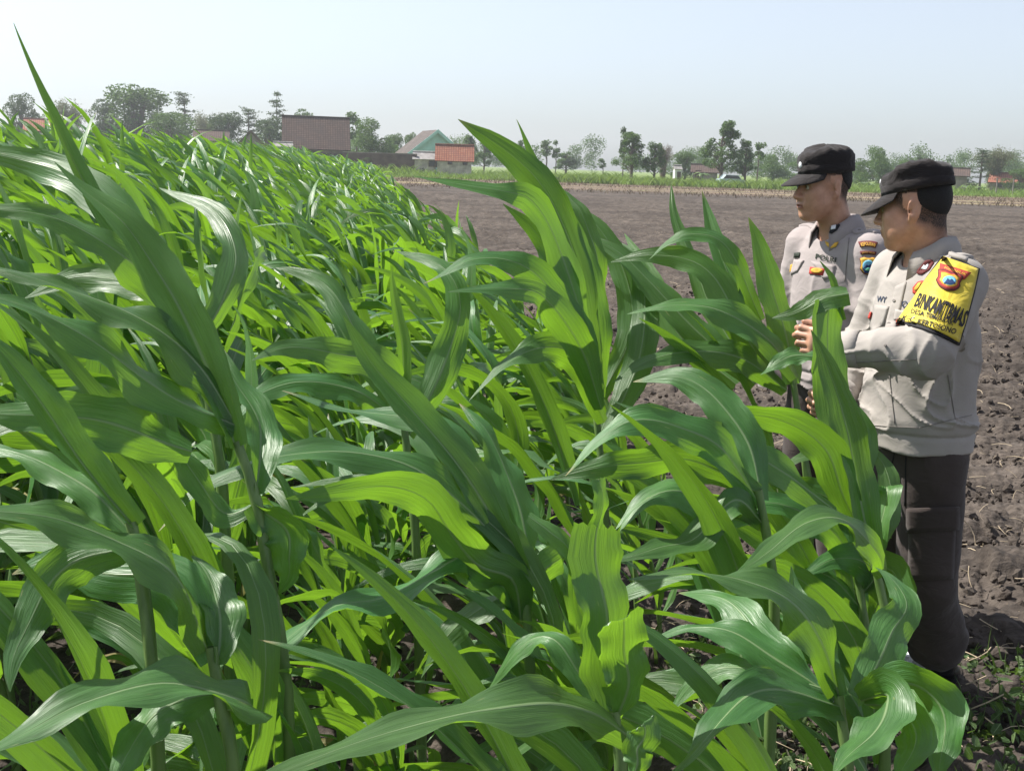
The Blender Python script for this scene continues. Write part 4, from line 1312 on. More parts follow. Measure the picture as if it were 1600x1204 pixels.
HS = 0.945                                   # head size
def sculpt_head(cl, O, R, fat=1.0):
    def g(x, y, z):
        if z < -0.03: z = -0.03 + (z + 0.03) * 0.90
        return O + R @ np.array([x * 0.97, y * fat, z]) * HS
    B = lambda c, r, k=0.02, op='u': cl.ball(g(*c), np.array(r) * HS, R, k * HS, op)
    Cn = lambda a, b, ra, rb, k=0.015, op='u': cl.cone(g(*a), g(*b), ra * HS, rb * HS, k * HS, op)
    B((-0.009, 0, 0.035), (0.094, 0.077 * fat, 0.093))
    B((0.030, 0, -0.035), (0.062, 0.060 * fat, 0.082), 0.03)
    for s in (-1, 1):
        Cn((-0.004, 0.052 * s, -0.045), (0.058, 0.022 * s, -0.103), 0.021, 0.019, 0.025)
        B((0.058, 0.040 * s, -0.018), (0.027, 0.024, 0.024), 0.025)
        B((0.045, 0.038 * s, -0.060), (0.032, 0.026, 0.030), 0.03)
    B((0.072, 0, -0.102), (0.020, 0.024, 0.018), 0.022)
    Cn((0.079, -0.034, 0.026), (0.079, 0.034, 0.026), 0.0145, 0.0145, 0.018)
    for s in (-1, 1):
        B((0.094, 0.032 * s, 0.006), (0.014, 0.019, 0.011), 0.012, 's')
        B((0.074, 0.032 * s, 0.005), (0.0145, 0.0155, 0.0125), 0.004)
        Cn((0.088, 0.016 * s, 0.0135), (0.078, 0.048 * s, 0.010), 0.0038, 0.003, 0.005)
    Cn((0.088, 0, 0.018), (0.111, 0, -0.026), 0.0085, 0.0115, 0.012)
    B((0.110, 0, -0.029), (0.0125, 0.0125, 0.010), 0.008)
    for s in (-1, 1):
        B((0.099, 0.0135 * s, -0.032), (0.0125, 0.0080, 0.0085), 0.006)
    B((0.083, 0, -0.062), (0.018, 0.028, 0.022), 0.015)
    B((0.096, 0, -0.060), (0.0095, 0.022, 0.0055), 0.004)
    B((0.094, 0, -0.0715), (0.0090, 0.019, 0.0062), 0.004)
    B((0.104, 0, -0.0655), (0.008, 0.024, 0.0016), 0.002, 's')
    # ears
    for s in (-1, 1):
        Re = R @ np.array([[math.cos(0.25), 0, math.sin(0.25)], [0, 1, 0], [-math.sin(0.25), 0, math.cos(0.25)]])
        ra = math.radians(28) * s
        Rz = np.array([[math.cos(ra), -math.sin(ra), 0], [math.sin(ra), math.cos(ra), 0], [0, 0, 1]])
        Rr = R @ Rz
        c = (-0.012, (0.0775) * s, -0.004)
        cl.ball(g(*c), np.array((0.0195, 0.0075, 0.0325)) * HS, Rr, 0.006)
        cl.ball(g(-0.004, 0.073 * s, -0.030), np.array((0.011, 0.0065, 0.012)) * HS, Rr, 0.006)
        cl.ball(g(-0.006, 0.0875 * s, 0.000), np.array((0.0115, 0.0055, 0.020)) * HS, Rr, 0.004, 's')
        cl.ball(g(-0.001, 0.0800 * s, -0.008), np.array((0.0045, 0.004, 0.006)) * HS, Rr, 0.003, 's')
def sculpt_hand(cl, w, dx, up, back, curl, thumb=(0.55, 0.55, -0.5), spread=1.0):
    dx, up, back = nrm_(dx), nrm_(up), nrm_(back)
    w = np.asarray(w, float)
    offs = [0.027, 0.0095, -0.0085, -0.026]; lens = [(0.040, 0.025, 0.020), (0.044, 0.028, 0.021), (0.041, 0.026, 0.021), (0.032, 0.020, 0.018)]
    fwd = [0.082, 0.086, 0.082, 0.075]
    for i in range(4):
        kn = w + dx * fwd[i] + up * offs[i] * spread
        cl.cone(w + up * offs[i] * 0.6, kn, 0.0150, 0.0120, 0.010)
        p = kn; a = 0.0
        for j in range(3):
            a += curl[i][j]
            d = dx * math.cos(a) - back * math.sin(a) + up * 0.05 * (1.5 - i) * (j == 0)
            q = p + nrm_(d) * lens[i][j]
            cl.cone(p, q, 0.0094 - 0.0008 * j - 0.0006 * (i == 3), 0.0088 - 0.0010 * j - 0.0006 * (i == 3), 0.0035)
            p = q
    cl.ball(w + dx * 0.045 - back * 0.006, (0.042, 0.034, 0.014), np.stack([dx, up, back], 1), 0.015)
    t0 = w + dx * 0.022 + up * 0.022 - back * 0.006
    d = nrm_(dx * thumb[0] + up * thumb[1] + back * thumb[2])
    t1 = t0 + d * 0.042; d2 = nrm_(d + dx * 0.55); t2 = t1 + d2 * 0.032; d3 = nrm_(d2 + dx * 0.4 - up * 0.25); t3 = t2 + d3 * 0.024
    cl.cone(t0, t1, 0.0155, 0.0115, 0.010); cl.cone(t1, t2, 0.0112, 0.0100, 0.004); cl.cone(t2, t3, 0.0100, 0.0082, 0.004)
def cap_rings(O, R, seed, tall=1.0, tilt=0.0, sag=0.0, fat=1.0, lift=0.052, droop=0.42, ext0=0.066):
    rngc = np.random.default_rng(seed)
    n = 48
    th = np.linspace(0, 2 * PI, n, endpoint=False)
    lev = [(0.000, 0.984, 0.984), (-0.002, 1.02, 1.02), (0.013, 1.028, 1.026), (0.0285, 1.026, 1.02), (0.030, 1.012, 1.012), (0.034, 1.010, 1.010), (0.048, 1.016, 1.022), (0.062, 1.005, 1.02), (0.073, 0.965, 0.985), (0.081, 0.90, 0.92), (0.0865, 0.79, 0.80), (0.091, 0.58, 0.58), (0.094, 0.30, 0.30), (0.095, 0.05, 0.05)]
    rx, ry = 0.106 * 0.91, 0.0855 * 0.945 * fat
    ct, st = math.cos(tilt), math.sin(tilt)
    V = []
    for i, (z, ax, ay) in enumerate(lev):
        x = rx * ax * np.cos(th) - 0.009; y = ry * ay * np.sin(th)
        zz = z * tall * (1.0 - 0.16 * (np.cos(th) ** 2) * min(1, z / 0.05) - sag * np.clip((x) / 0.10, -0.4, 1) * min(1, z / 0.07)) + np.zeros(n)
        if i > 4:
            w = 0.0045 * vnoise3(np.cos(th) * 3.1 + seed, np.sin(th) * 3.1, np.full(n, z * 38), seed) + 0.0025 * vnoise3(np.cos(th) * 8 + seed, np.sin(th) * 8, np.full(n, z * 60), seed + 3)
            x = x + np.cos(th) * w; y = y + np.sin(th) * w; zz = zz + w * (1.4 if i > 8 else 0.3)
        x2 = x * ct + zz * st; z2 = -x * st + zz * ct
        P = np.stack([x2, y, z2 + lift], 1)
        V.append(O + P @ R.T)
    V = np.vstack(V)
    F = [(i * n + j, i * n + (j + 1) % n, (i + 1) * n + (j + 1) % n, (i + 1) * n + j) for i in range(len(lev) - 1) for j in range(n)]
    F.append(tuple((len(lev) - 1) * n + j for j in range(n)))
    # visor
    m, k = 25, 8
    Vv = []
    for lay_ in (0.0, -0.0035):
        for s in np.linspace(0, 1, k):
            for a in np.linspace(rad(-66), rad(66), m):
                x = rx * 1.01 * math.cos(a) - 0.009; y = ry * 1.015 * math.sin(a)
                ext = ext0 * max(0.0, 1 - (a / rad(68)) ** 2) ** 0.55
                px_ = x + s * ext; py_ = y * (1 + 0.05 * s)
                pz = -0.001 - s * ext * droop - 0.012 * s * (y / ry) ** 2 - 0.2 * s * s * ext * 0.3 + lay_
                Vv.append(O + R @ np.array([px_ * ct + pz * st, py_, -px_ * st + pz * ct + lift]))
    G = np.arange(2 * k * m).reshape(2, k, m)
    Fv = []
    for i in range(k - 1):
        for j in range(m - 1):
            Fv.append((G[0, i, j], G[0, i, j + 1], G[0, i + 1, j + 1], G[0, i + 1, j])); Fv.append((G[1, i + 1, j], G[1, i + 1, j + 1], G[1, i, j + 1], G[1, i, j]))
    for j in range(m - 1):
        Fv.append((G[0, k - 1, j], G[0, k - 1, j + 1], G[1, k - 1, j + 1], G[1, k - 1, j]))
    Fv = [tuple(int(q) for q in f) for f in Fv]
    return V, F, np.array(Vv), Fv
def table(z, rows):
    r = np.array(rows); return [np.interp(z, r[:, 0], r[:, i]) for i in range(1, r.shape[1])]
def person(label, cfg):
    o = thing('person', label, 'person', cfg['base'])
    inv = Matrix.Translation(-Vector(cfg['base']))
    def child(name, V, F, mat, parent=None, attrs=None):
        if isinstance(F, np.ndarray):
            me = mesh_np(name, V, F, mats=[mat], attrs=attrs)
        else:
            me = mesh_np(name, V, F, mats=[mat])
        return obj(name, me, parent or o)
    HO, HR = np.array(cfg['head']), frame(cfg['face'], cfg['pitch'], cfg.get('tilt', 0))
    TF = frame(cfg['chest']); f3, l3 = TF[:, 0], TF[:, 1]
    nb, pv = np.array(cfg['neck_base']), np.array(cfg['pelvis'])
    J = {k: np.array(v) for k, v in cfg['joints'].items()}
    def spine(Z):
        t = (Z - pv[2]) / (nb[2] - pv[2])
        return pv[0] + (nb[0] - pv[0]) * t, pv[1] + (nb[1] - pv[1]) * t
    def loft(rows, grow=0.0, z0=None, z1=None, ex=2.3):
        def fn(X, Y, Z):
            cx, cy = spine(Z); a, b = table(Z, rows)
            a, b = a + grow, b + grow
            u = np.abs((X - cx) * f3[0] + (Y - cy) * f3[1]) / a; w = np.abs((X - cx) * l3[0] + (Y - cy) * l3[1]) / b
            d = ((u ** ex + w ** ex) ** (1 / ex) - 1) * np.minimum(a, b)
            return np.maximum(d, np.maximum(z0 - Z, Z - z1))
        return fn
    # ---- body: head, neck, trunk, arms and hands in one skin
    pts = np.array([HO, nb, pv] + list(J.values()))
    lo = pts.min(0) - 0.17; hi = pts.max(0) + 0.17
    lo[2] = pv[2] - 0.06
    b = Clay(lo, hi, 0.0036)
    sculpt_head(b, HO, HR, cfg.get('fat', 1.0))
    nk = HO + HR @ np.array([-0.030, 0, -0.055]) * HS
    b.cone(nk, nb + np.array([0, 0, -0.02]), 0.052, 0.059, 0.025)
    rows = cfg['trunk']
    slim = [(z, a - 0.022, w - 0.025) for z, a, w in rows]
    b.put(loft(slim, 0, pv[2] - 0.03, nb[2] - 0.02), np.minimum(pv, nb) - 0.2, np.maximum(pv, nb) + 0.2, 0.04)
    for s in 'LR':
        b.cone(nb + [0, 0, -0.05], J['S' + s] - [0, 0, 0.012], 0.045, 0.046, 0.03)
        b.cone(J['S' + s], J['E' + s], 0.046, 0.038, 0.02); b.cone(J['E' + s], J['W' + s], 0.038, 0.026, 0.02)
        h = cfg['hand' + s]
        sculpt_hand(b, J['W' + s], h['dx'], h['up'], h['back'], h['curl'], h.get('thumb', (0.55, 0.55, -0.5)), h.get('spread', 1.0))
    V, F = b.mesh(); V = relax(V, F, 2, 0.4)
    q = (V - HO) @ HR / HS
    q[:, 2] = np.where(q[:, 2] < -0.03, -0.03 + (q[:, 2] + 0.03) / 0.90, q[:, 2])
    zh = np.interp(q[:, 0], [-0.12, -0.07, -0.035, -0.012, 0.012, 0.045, 0.08], cfg.get('hairline', [-0.085, -0.075, -0.050, -0.006, 0.008, 0.036, 0.07]))
    hair = np.clip((q[:, 2] - zh + 0.012 * vnoise3(q[:, 0] * 60, q[:, 1] * 60, q[:, 2] * 60)) / 0.050 + 0.45, 0, 1)
    hair *= (q[:, 2] > -0.13) & (np.linalg.norm(q, axis=1) < 0.17)
    ear = (np.abs(q[:, 1]) > 0.0735) & (np.abs(q[:, 2]) < 0.045) & (np.abs(q[:, 0] + 0.010) < 0.03)
    hair[ear] = 0
    brow = np.exp(-((q[:, 2] - 0.028) / 0.005) ** 2) * (q[:, 0] > 0.06) * (np.abs(np.abs(q[:, 1]) - 0.032) < 0.02)
    hair = np.maximum(hair, brow * 0.8)
    mous = np.exp(-((q[:, 2] + 0.049) / 0.005) ** 2) * (q[:, 0] > 0.08) * (np.abs(q[:, 1]) < 0.024) * cfg.get('moustache', 0.0)
    hair = np.maximum(hair, mous)
    lip = np.exp(-((q[:, 2] + 0.066) / 0.010) ** 2) * (q[:, 0] > 0.086) * (np.abs(q[:, 1]) < 0.022)
    body = child('body', V, F, M_SKIN, None, {'hair': hair, 'lip': lip})
    # ---- eyes
    for s in (-1, 1):
        c = HO + HR @ np.array([0.0755, 0.032 * s, 0.0045]) * HS
        bv, bf = ico(3)
        e_ = child('eye', c + bv * 0.0123 * HS, bf, M_EYE)
        child('iris', c + HR @ np.array([0.0072, -0.001 * s, 0]) * HS + bv * 0.0061 * HS, bf, M_IRIS, e_)
    # ---- short hair as a cap of its own
    hc = Clay(HO - 0.14, HO + 0.14, 0.004)
    hc.ball(HO + HR @ np.array([-0.010, 0, 0.033]) * HS, np.array((0.0955, 0.0785 * cfg.get('fat', 1.0), 0.094)) * HS, HR, 0.002)
    X, Y, Z = np.meshgrid(*hc.ax, indexing='ij')
    qx = ((X - HO[0]) * HR[0, 0] + (Y - HO[1]) * HR[1, 0] + (Z - HO[2]) * HR[2, 0]) / HS; qz = ((X - HO[0]) * HR[0, 2] + (Y - HO[1]) * HR[1, 2] + (Z - HO[2]) * HR[2, 2]) / HS
    zl = np.interp(qx, [-0.12, -0.07, -0.035, -0.012, 0.012, 0.045, 0.08], np.array(cfg.get('hairline', [-0.085, -0.075, -0.050, -0.006, 0.008, 0.036, 0.07])) + cfg.get('hairlift', 0.035))
    hc.D = np.maximum(hc.D, np.maximum((zl - qz) * 0.2, (qx + 0.020) * 0.25).astype(np.float32))
    V, F = hc.mesh(); child('hair', relax(V, F, 1), F, M_HAIR)
    # ---- cap
    V, F, Vv, Fv = cap_rings(HO, HR, cfg['seed'], cfg.get('cap_tall', 1.0), cfg.get('cap_tilt', 0.05), cfg.get('cap_sag', 0.0), cfg.get('fat', 1.0), cfg.get('cap_lift', 0.046), cfg.get('droop', 0.42), cfg.get('visor', 0.064))
    capo = child('cap', V, F, M_CAP)
    child('visor', Vv, Fv, M_CAP, capo)
    c0 = HO + HR @ np.array(cfg.get('badge_at', [0.088, 0, 0.078]))
    bm_ = MB()
    ring = [(0.0, 0.010 * math.cos(a) * (1 - 0.25 * math.sin(a)), 0.012 * math.sin(a)) for a in np.linspace(0, 2 * PI, 17)[:-1]]
    vv = [c0 + HR @ np.array(p) for p in ring] + [c0 + HR @ (np.array(p) * 0.9 + [0.004, 0, 0]) for p in ring]
    child('badge', np.array(vv), [(i, (i + 1) % 16, (i + 1) % 16 + 16, i + 16) for i in range(16)] + [tuple(range(16, 32))], M_SILVER, capo)
    # ---- shirt
    lo2 = lo.copy(); lo2[2] = cfg['hem'] - 0.04; hi2 = hi.copy(); hi2[2] = nb[2] + 0.09
    s = Clay(lo2, hi2, 0.0048)
    s.put(loft(rows, 0, cfg['hem'], nb[2] + 0.02), np.minimum(pv, nb) - 0.22, np.maximum(pv, nb) + 0.2, 0.01)
    for k_ in 'LR':
        s.cone(nb + [0, 0, -0.045] + (J['S' + k_] - nb) * [0.3, 0.3, 0], J['S' + k_] + [0, 0, -0.008], 0.052, 0.062, 0.035)
        s.cone(J['S' + k_], J['E' + k_], 0.074, 0.062, 0.022)
        s.cone(J['E' + k_], J['E' + k_] + (J['W' + k_] - J['E' + k_]) * 0.97, 0.060, cfg.get('cuff', 0.043), 0.018)
    el = [(J['E' + k_], nrm_(J['W' + k_] - J['E' + k_]), nrm_(J['E' + k_] - J['S' + k_]), J['S' + k_]) for k_ in 'LR']
    sd = cfg['seed']
    def folds(X, Y, Z):
        w = vnoise3(X * 4, Y * 4, Z * 4, sd)
        cx, cy = spine(Z)
        big = 1 - np.abs(vnoise3(X * 4.5 + 0.8 * w, Y * 4.5, Z * 10 + 1.2 * w, sd + 1))
        r = -0.013 * (big ** 12) * np.clip((1.36 - Z) / 0.25, 0.2, 1)
        big2 = 1 - np.abs(vnoise3(X * 7 + 2 * w, Y * 7, Z * 16 + 5 * (X - cx) + 2 * w, sd + 21))
        r -= 0.009 * (big2 ** 14) * np.clip((1.25 - Z) / 0.2, 0.15, 1)
        r += 0.0012 * vnoise3(X * 18, Y * 18, Z * 18, sd + 2)
        for E_, dw, du, S_ in el:
            for dd, P0, amp, fq in ((dw, E_ + dw * 0.05, 0.0075, 92), (du, E_ - du * 0.05, 0.0060, 80), (du, S_ + du * 0.10, 0.0030, 55)):
                t = (X - P0[0]) * dd[0] + (Y - P0[1]) * dd[1] + (Z - P0[2]) * dd[2]
                dist2 = (X - P0[0]) ** 2 + (Y - P0[1]) ** 2 + (Z - P0[2]) ** 2
                ph = t * fq + 4.0 * vnoise3(X * 9, Y * 9, Z * 9, sd + 5)
                r -= amp * np.exp(-dist2 / (2 * 0.075 ** 2)) * (1 - np.abs(np.sin(ph * 0.5))) ** 2 * 1.6
        # waistband seam
        zb = cfg['hem'] + 0.048
        dz = Z - zb - 0.2 * (0.02) * w
        r += np.where(dz > -0.2, 0.007 * np.exp(-(dz / 0.005) ** 2), 0) * (np.hypot(X - cx, Y - cy) < 0.24) * (Z < cfg['hem'] + 0.1)
        r -= 0.004 * np.exp(-((dz - 0.03) / 0.025) ** 2) * (np.hypot(X - cx, Y - cy) < 0.24)
        return r
    s.wrinkle(folds)
    # neck opening
    s.cone(nb + np.array([0, 0, -0.03]), nk, 0.066, 0.066, 0.01, 's')
    Vs, Fs = s.mesh(); Vs = relax(Vs, Fs, 1, 0.5)
    shirt = child('shirt', Vs, Fs, cfg['shirt_mat'])
    for k_ in 'LR':                                        # cuffs
        d = nrm_(J['W' + k_] - J['E' + k_]); a = J['E' + k_] + (J['W' + k_] - J['E' + k_]) * 0.80; e_ = J['W' + k_] + d * 0.004
        r0 = cfg.get('cuff', 0.043) + 0.005
        Vc, Fc = tube_np([a - d * 0.001, a, a + (e_ - a) * 0.5, e_, e_ - d * 0.004], [r0 - 0.01, r0 + 0.003, r0 + 0.001, r0 - 0.001, r0 - 0.010], 22)
        child('cuff', Vc, Fc, cfg['shirt_mat'], shirt)
    # ---- collar
    cs = []
    m = 33
    nka = nrm_(nk - nb)
    for lay_ in (0, 1):
        for j in range(m):
            a = rad(-152 + 304 * j / (m - 1))                # 0 = back of the neck
            ca, sa = math.cos(a), math.sin(a)
            fr_ = max(0.0, -ca)                              # 1 at the front
            dirn = -f3 * ca + l3 * sa
            top_r = 0.0665 + 0.004 * fr_; low_r = 0.086 + 0.026 * fr_ + 0.008 * abs(sa)
            if lay_ == 0:
                row = [(top_r - 0.003, -0.018 - 0.03 * fr_), (top_r, 0.028 - 0.050 * fr_), (top_r + 0.006, 0.034 - 0.050 * fr_), ((top_r + low_r) / 2 + 0.006, 0.012 - 0.050 * fr_), (low_r, -0.020 - 0.078 * fr_ ** 1.3)]
            else:
                row = [(top_r - 0.005, -0.018 - 0.03 * fr_), (top_r - 0.003, 0.026 - 0.050 * fr_), (top_r + 0.005, 0.031 - 0.050 * fr_), ((top_r + low_r) / 2 + 0.002, 0.009 - 0.050 * fr_), (low_r - 0.001, -0.023 - 0.078 * fr_ ** 1.3)]
            cs.append([nb + dirn * r_ * cfg.get('collar', 1.0) + np.array([0, 0, 0.032 + z_]) + nka * [1, 1, 0] * (0.03 + z_) * 0.6 for r_, z_ in row])
    cs = np.array(cs).reshape(2, m, 5, 3)
    G = np.arange(2 * m * 5).reshape(2, m, 5); Fc = []
    for j in range(m - 1):
        for i in range(4):
            Fc.append((G[0, j, i], G[0, j + 1, i], G[0, j + 1, i + 1], G[0, j, i + 1])); Fc.append((G[1, j, i + 1], G[1, j + 1, i + 1], G[1, j + 1, i], G[1, j, i]))
        Fc.append((G[0, j, 4], G[0, j + 1, 4], G[1, j + 1, 4], G[1, j, 4]))
    for j in (0, m - 1):
        for i in range(4):
            Fc.append((G[0, j, i], G[0, j, i + 1], G[1, j, i + 1], G[1, j, i]))
    Fc = [tuple(int(a) for a in f) for f in Fc]
    Vc = cs.reshape(-1, 3)
    child('collar', Vc, Fc, cfg['shirt_mat'], shirt)
    surf = Surf([(Vs, Fs), (Vc, [f for f in Fc])])
    surf_s = Surf([(Vs, Fs)])
    # ---- shoulder straps, laid from above
    for k_ in 'LR':
        a = nb + (J['S' + k_] - nb) * [0.50, 0.50, 0]; e_ = nb + (J['S' + k_] - nb) * [1.16, 1.16, 0]
        pr = nrm_(np.cross(e_ - a, [0, 0, 1])); rowsP = []
        for t in np.linspace(0, 1, 9):
            for w_ in (-0.021, -0.010, 0, 0.010, 0.021):
                p = a + (e_ - a) * t + pr * w_ * (1.15 if t < 0.5 else 1.0); h = surf_s.hit(p + [0, 0, 0.4], (0, 0, -1))
                z = h[0][2] if h else J['S' + k_][2]
                rowsP.append([p[0], p[1], z + 0.007])
        P = np.array(rowsP).reshape(9, 5, 3); Bm = P - [0, 0, 0.006]
        I = np.arange(45).reshape(9, 5)
        Fe = [tuple(int(q) for q in f) for f in np.stack([I[:-1, :-1], I[1:, :-1], I[1:, 1:], I[:-1, 1:]], -1).reshape(-1, 4)]
        rim = list(I[0]) + list(I[1:, -1]) + list(I[-1, -2::-1]) + list(I[-2:0:-1, 0])
        Fe += [(int(p_), int(q_), int(q_ + 45), int(p_ + 45)) for p_, q_ in zip(rim, rim[1:] + rim[:1])]
        st_ = child('shoulder_strap', np.vstack([P.reshape(-1, 3), Bm.reshape(-1, 3)]), Fe, cfg['shirt_mat'], shirt)
        bc = P[1, 2]; bv, bf = ico(2)
        child('button', bc + bv * [0.006, 0.006, 0.003], bf, M_STITCH, st_)
    # ---- trousers
    legs = cfg['legs']
    pl = np.vstack([np.array(v) for v in legs.values()] + [pv])
    tl = Clay(pl.min(0) - [0.17, 0.17, 0.02], pl.max(0) + [0.17, 0.17, 0.12], 0.0065)
    R3 = np.stack([f3, l3, np.array([0, 0, 1.0])], 1)
    tl.ball(pv + np.array([0, 0, -0.02]), (0.112, 0.142, 0.13), R3, 0.03)
    tl.cone(pv + [0, 0, 0.0], pv + [0, 0, 0.10], 0.105, 0.105, 0.03)
    for k_ in 'LR':
        hip, kn, an = [np.array(p) for p in legs[k_]]
        up_ = an + (kn - an) * 0.42
        tl.cone(hip, kn, 0.098, 0.080, 0.02)
        tl.cone(kn, up_, 0.078, 0.083, 0.02)
        tl.cone(up_, an + (kn - an) * 0.30, 0.080, 0.052, 0.02)
    def tf(X, Y, Z):
        w = vnoise3(X * 6, Y * 6, Z * 6, sd + 11)
        r = -0.008 * np.abs(vnoise3(X * 5 + Z * 2, Y * 5, Z * 7 + 9 * (X - Y) + 1.5 * w, sd + 12)) ** 0.8 + 0.005 * vnoise3(X * 12, Y * 12, Z * 14, sd + 13)
        zl_ = np.abs(np.interp(Z, [0.2, 0.5, 0.6], [1, 0.6, 0.1]))
        r -= 0.006 * zl_ * (1 - np.abs(vnoise3(X * 6 + 8 * Z, Y * 6 - 5 * Z, Z * 6, sd + 14))) ** 4
        return r
    tl.wrinkle(tf)
    Vt, Ft = tl.mesh(); Vt = relax(Vt, Ft, 1)
    print('maxx', [(c.name, max((v.co.x for v in c.data.vertices), default=0)) for c in o.children]) if 0 else None
    trousers = child('trousers', Vt, Ft, M_TROUSER)
    # ---- boots
    for k_ in 'LR':
        hip, kn, an = [np.array(p) for p in legs[k_]]
        toe = nrm_(np.array([*cfg['toe'][k_], 0.0])); sh = an + (kn - an) * 0.38
        bt = Clay(np.minimum(an, sh) - [0.26, 0.26, 0.13], np.maximum(an, sh) + [0.26, 0.26, 0.08], 0.0045)
        fl = np.array([an[0], an[1], 0.0])
        bt.cone(sh, an + [0, 0, -0.005], 0.050, 0.046, 0.01)
        bt.cone(fl + [0, 0, 0.060] - toe * 0.045, fl + [0, 0, 0.058] + toe * 0.06, 0.043, 0.042, 0.02)
        bt.cone(fl + [0, 0, 0.056] + toe * 0.06, fl + [0, 0, 0.048] + toe * 0.155, 0.042, 0.037, 0.02)
        bt.wrinkle(lambda X, Y, Z: 0.002 * vnoise3(X * 40, Y * 40, Z * 60, 3) + 0.003 * np.sin(Z * 160) * (Z > 0.11))
        X, Y, Z = np.meshgrid(*bt.ax, indexing='ij', sparse=True)
        bt.D = np.maximum(bt.D, (0.022 - Z + 0 * X + 0 * Y).astype(np.float32))
        Vb, Fb = bt.mesh(); bo = child('boot', relax(Vb, Fb, 1), Fb, M_BOOT)
        sl_ = nrm_(np.cross(toe, [0, 0, 1])); outl = []
        for t, w_ in ((-0.093, 0.018), (-0.075, 0.038), (-0.02, 0.043), (0.06, 0.047), (0.14, 0.045), (0.185, 0.030), (0.196, 0.012)):
            outl.append((t, w_))
        ring = [fl + toe * t + sl_ * w_ for t, w_ in outl] + [fl + toe * t - sl_ * w_ for t, w_ in outl[::-1]]
        n_ = len(ring)
        child('sole', np.array([p + [0, 0, 0.0] for p in ring] + [p + [0, 0, 0.027] for p in ring]), [tuple(range(n_))[::-1], tuple(range(n_, 2 * n_))] + [(i, (i + 1) % n_, (i + 1) % n_ + n_, i + n_) for i in range(n_)], M_BOOT, bo)
    # keep every mesh in place under the empty at the feet
    for c_ in [body] + [x for x in o.children]:
        c_.matrix_parent_inverse = inv
    return o, shirt, surf, surf_s, trousers, Surf([(Vt, Ft)]), capo

FIST = [(0.55, 1.15, 0.9)] * 4
front, f_shirt, f_surf, f_surf_s, f_trou, f_tsurf, f_cap = person('officer in front with a yellow armband and dark cap reaching for maize leaves', dict(
    base=(1.24, 3.66, 0.0), head=(1.090, 3.549, 1.538), face=(-0.881, 0.473), pitch=0.12, tilt=0.03, fat=1.04, seed=3, hairline=[-0.095, -0.085, -0.060, -0.030, -0.015, 0.008, 0.05],
    chest=(-0.975, -0.222), neck_base=(1.140, 3.555, 1.402), pelvis=(1.150, 3.56, 0.92), hem=0.880,
    trunk=[(0.80, 0.120, 0.146), (0.86, 0.140, 0.168), (0.93, 0.140, 0.168), (1.03, 0.135, 0.168), (1.15, 0.126, 0.170), (1.27, 0.116, 0.174), (1.34, 0.098, 0.152), (1.39, 0.070, 0.095), (1.43, 0.05, 0.07)],
    joints=dict(SL=(1.175, 3.398, 1.350), EL=(1.053, 3.215, 1.195), WL=(0.866, 3.33, 1.174), SR=(1.103, 3.712, 1.350), ER=(1.04, 3.80, 1.08), WR=(0.945, 3.66, 0.985)),
    handL=dict(dx=(-0.95, 0.24, 0.20), up=(0.16, 0.10, 1.0), back=(0.12, -0.96, 0.20), curl=[(0.5, 1.0, 0.8), (0.6, 1.1, 0.8), (0.7, 1.1, 0.8), (0.75, 1.1, 0.8)], thumb=(0.8, 0.45, -0.35)),
    handR=dict(dx=(-0.85, -0.45, 0.0), up=(0.0, 0.1, 1.0), back=(-0.3, 0.9, 0.2), curl=FIST, thumb=(0.7, 0.5, -0.4)),
    legs=dict(L=((1.175, 3.49, 0.86), (1.205, 3.52, 0.48), (1.362, 3.745, 0.11)), R=((1.145, 3.63, 0.86), (1.09, 3.66, 0.47), (1.15, 3.71, 0.11))),
    toe=dict(L=(-0.80, -0.60), R=(-0.95, 0.1)), shirt_mat=M_SHIRT_F, cap_sag=0.12, cap_tilt=0.10, cap_tall=0.80, cap_lift=0.050, droop=0.55, visor=0.064, hairlift=0.062))
rear, r_shirt, r_surf, r_surf_s, r_trou, r_tsurf, r_cap = person('officer standing behind in a mauve grey uniform and black cap looking at the maize', dict(
    base=(1.13, 4.44, 0.0), head=(1.034, 4.397, 1.580), face=(-0.959, -0.287), pitch=0.05, tilt=0.0, fat=0.99, seed=8, moustache=0.35,
    chest=(-0.894, -0.447), neck_base=(1.105, 4.42, 1.428), pelvis=(1.12, 4.44, 0.95), hem=0.90,
    trunk=[(0.80, 0.112, 0.145), (0.90, 0.130, 0.164), (1.03, 0.128, 0.165), (1.15, 0.124, 0.170), (1.28, 0.116, 0.176), (1.36, 0.096, 0.152), (1.42, 0.068, 0.095), (1.46, 0.05, 0.07)],
    joints=dict(SL=(1.179, 4.268, 1.372), EL=(1.212, 4.222, 1.09), WL=(1.13, 4.15, 0.87), SR=(1.031, 4.572, 1.372), ER=(0.998, 4.63, 1.09), WR=(0.93, 4.56, 0.87)),
    handL=dict(dx=(-0.4, -0.2, -0.9), up=(-0.8, -0.4, 0.3), back=(0.42, -0.9, 0.0), curl=[(0.3, 0.5, 0.4)] * 4),
    handR=dict(dx=(-0.4, -0.2, -0.9), up=(-0.8, -0.4, 0.3), back=(-0.42, 0.9, 0.0), curl=[(0.3, 0.5, 0.4)] * 4),
    legs=dict(L=((1.155, 4.36, 0.88), (1.165, 4.34, 0.48), (1.19, 4.35, 0.11)), R=((1.085, 4.52, 0.88), (1.075, 4.53, 0.48), (1.10, 4.55, 0.11))),
    toe=dict(L=(-0.85, -0.5), R=(-0.95, -0.2)), shirt_mat=M_SHIRT_R, cap_tilt=0.05, cap_tall=0.98, cap_lift=0.052, hairlift=0.06, visor=0.068,
    hairline=[-0.075, -0.065, -0.035, 0.020, 0.030, 0.050, 0.07]))
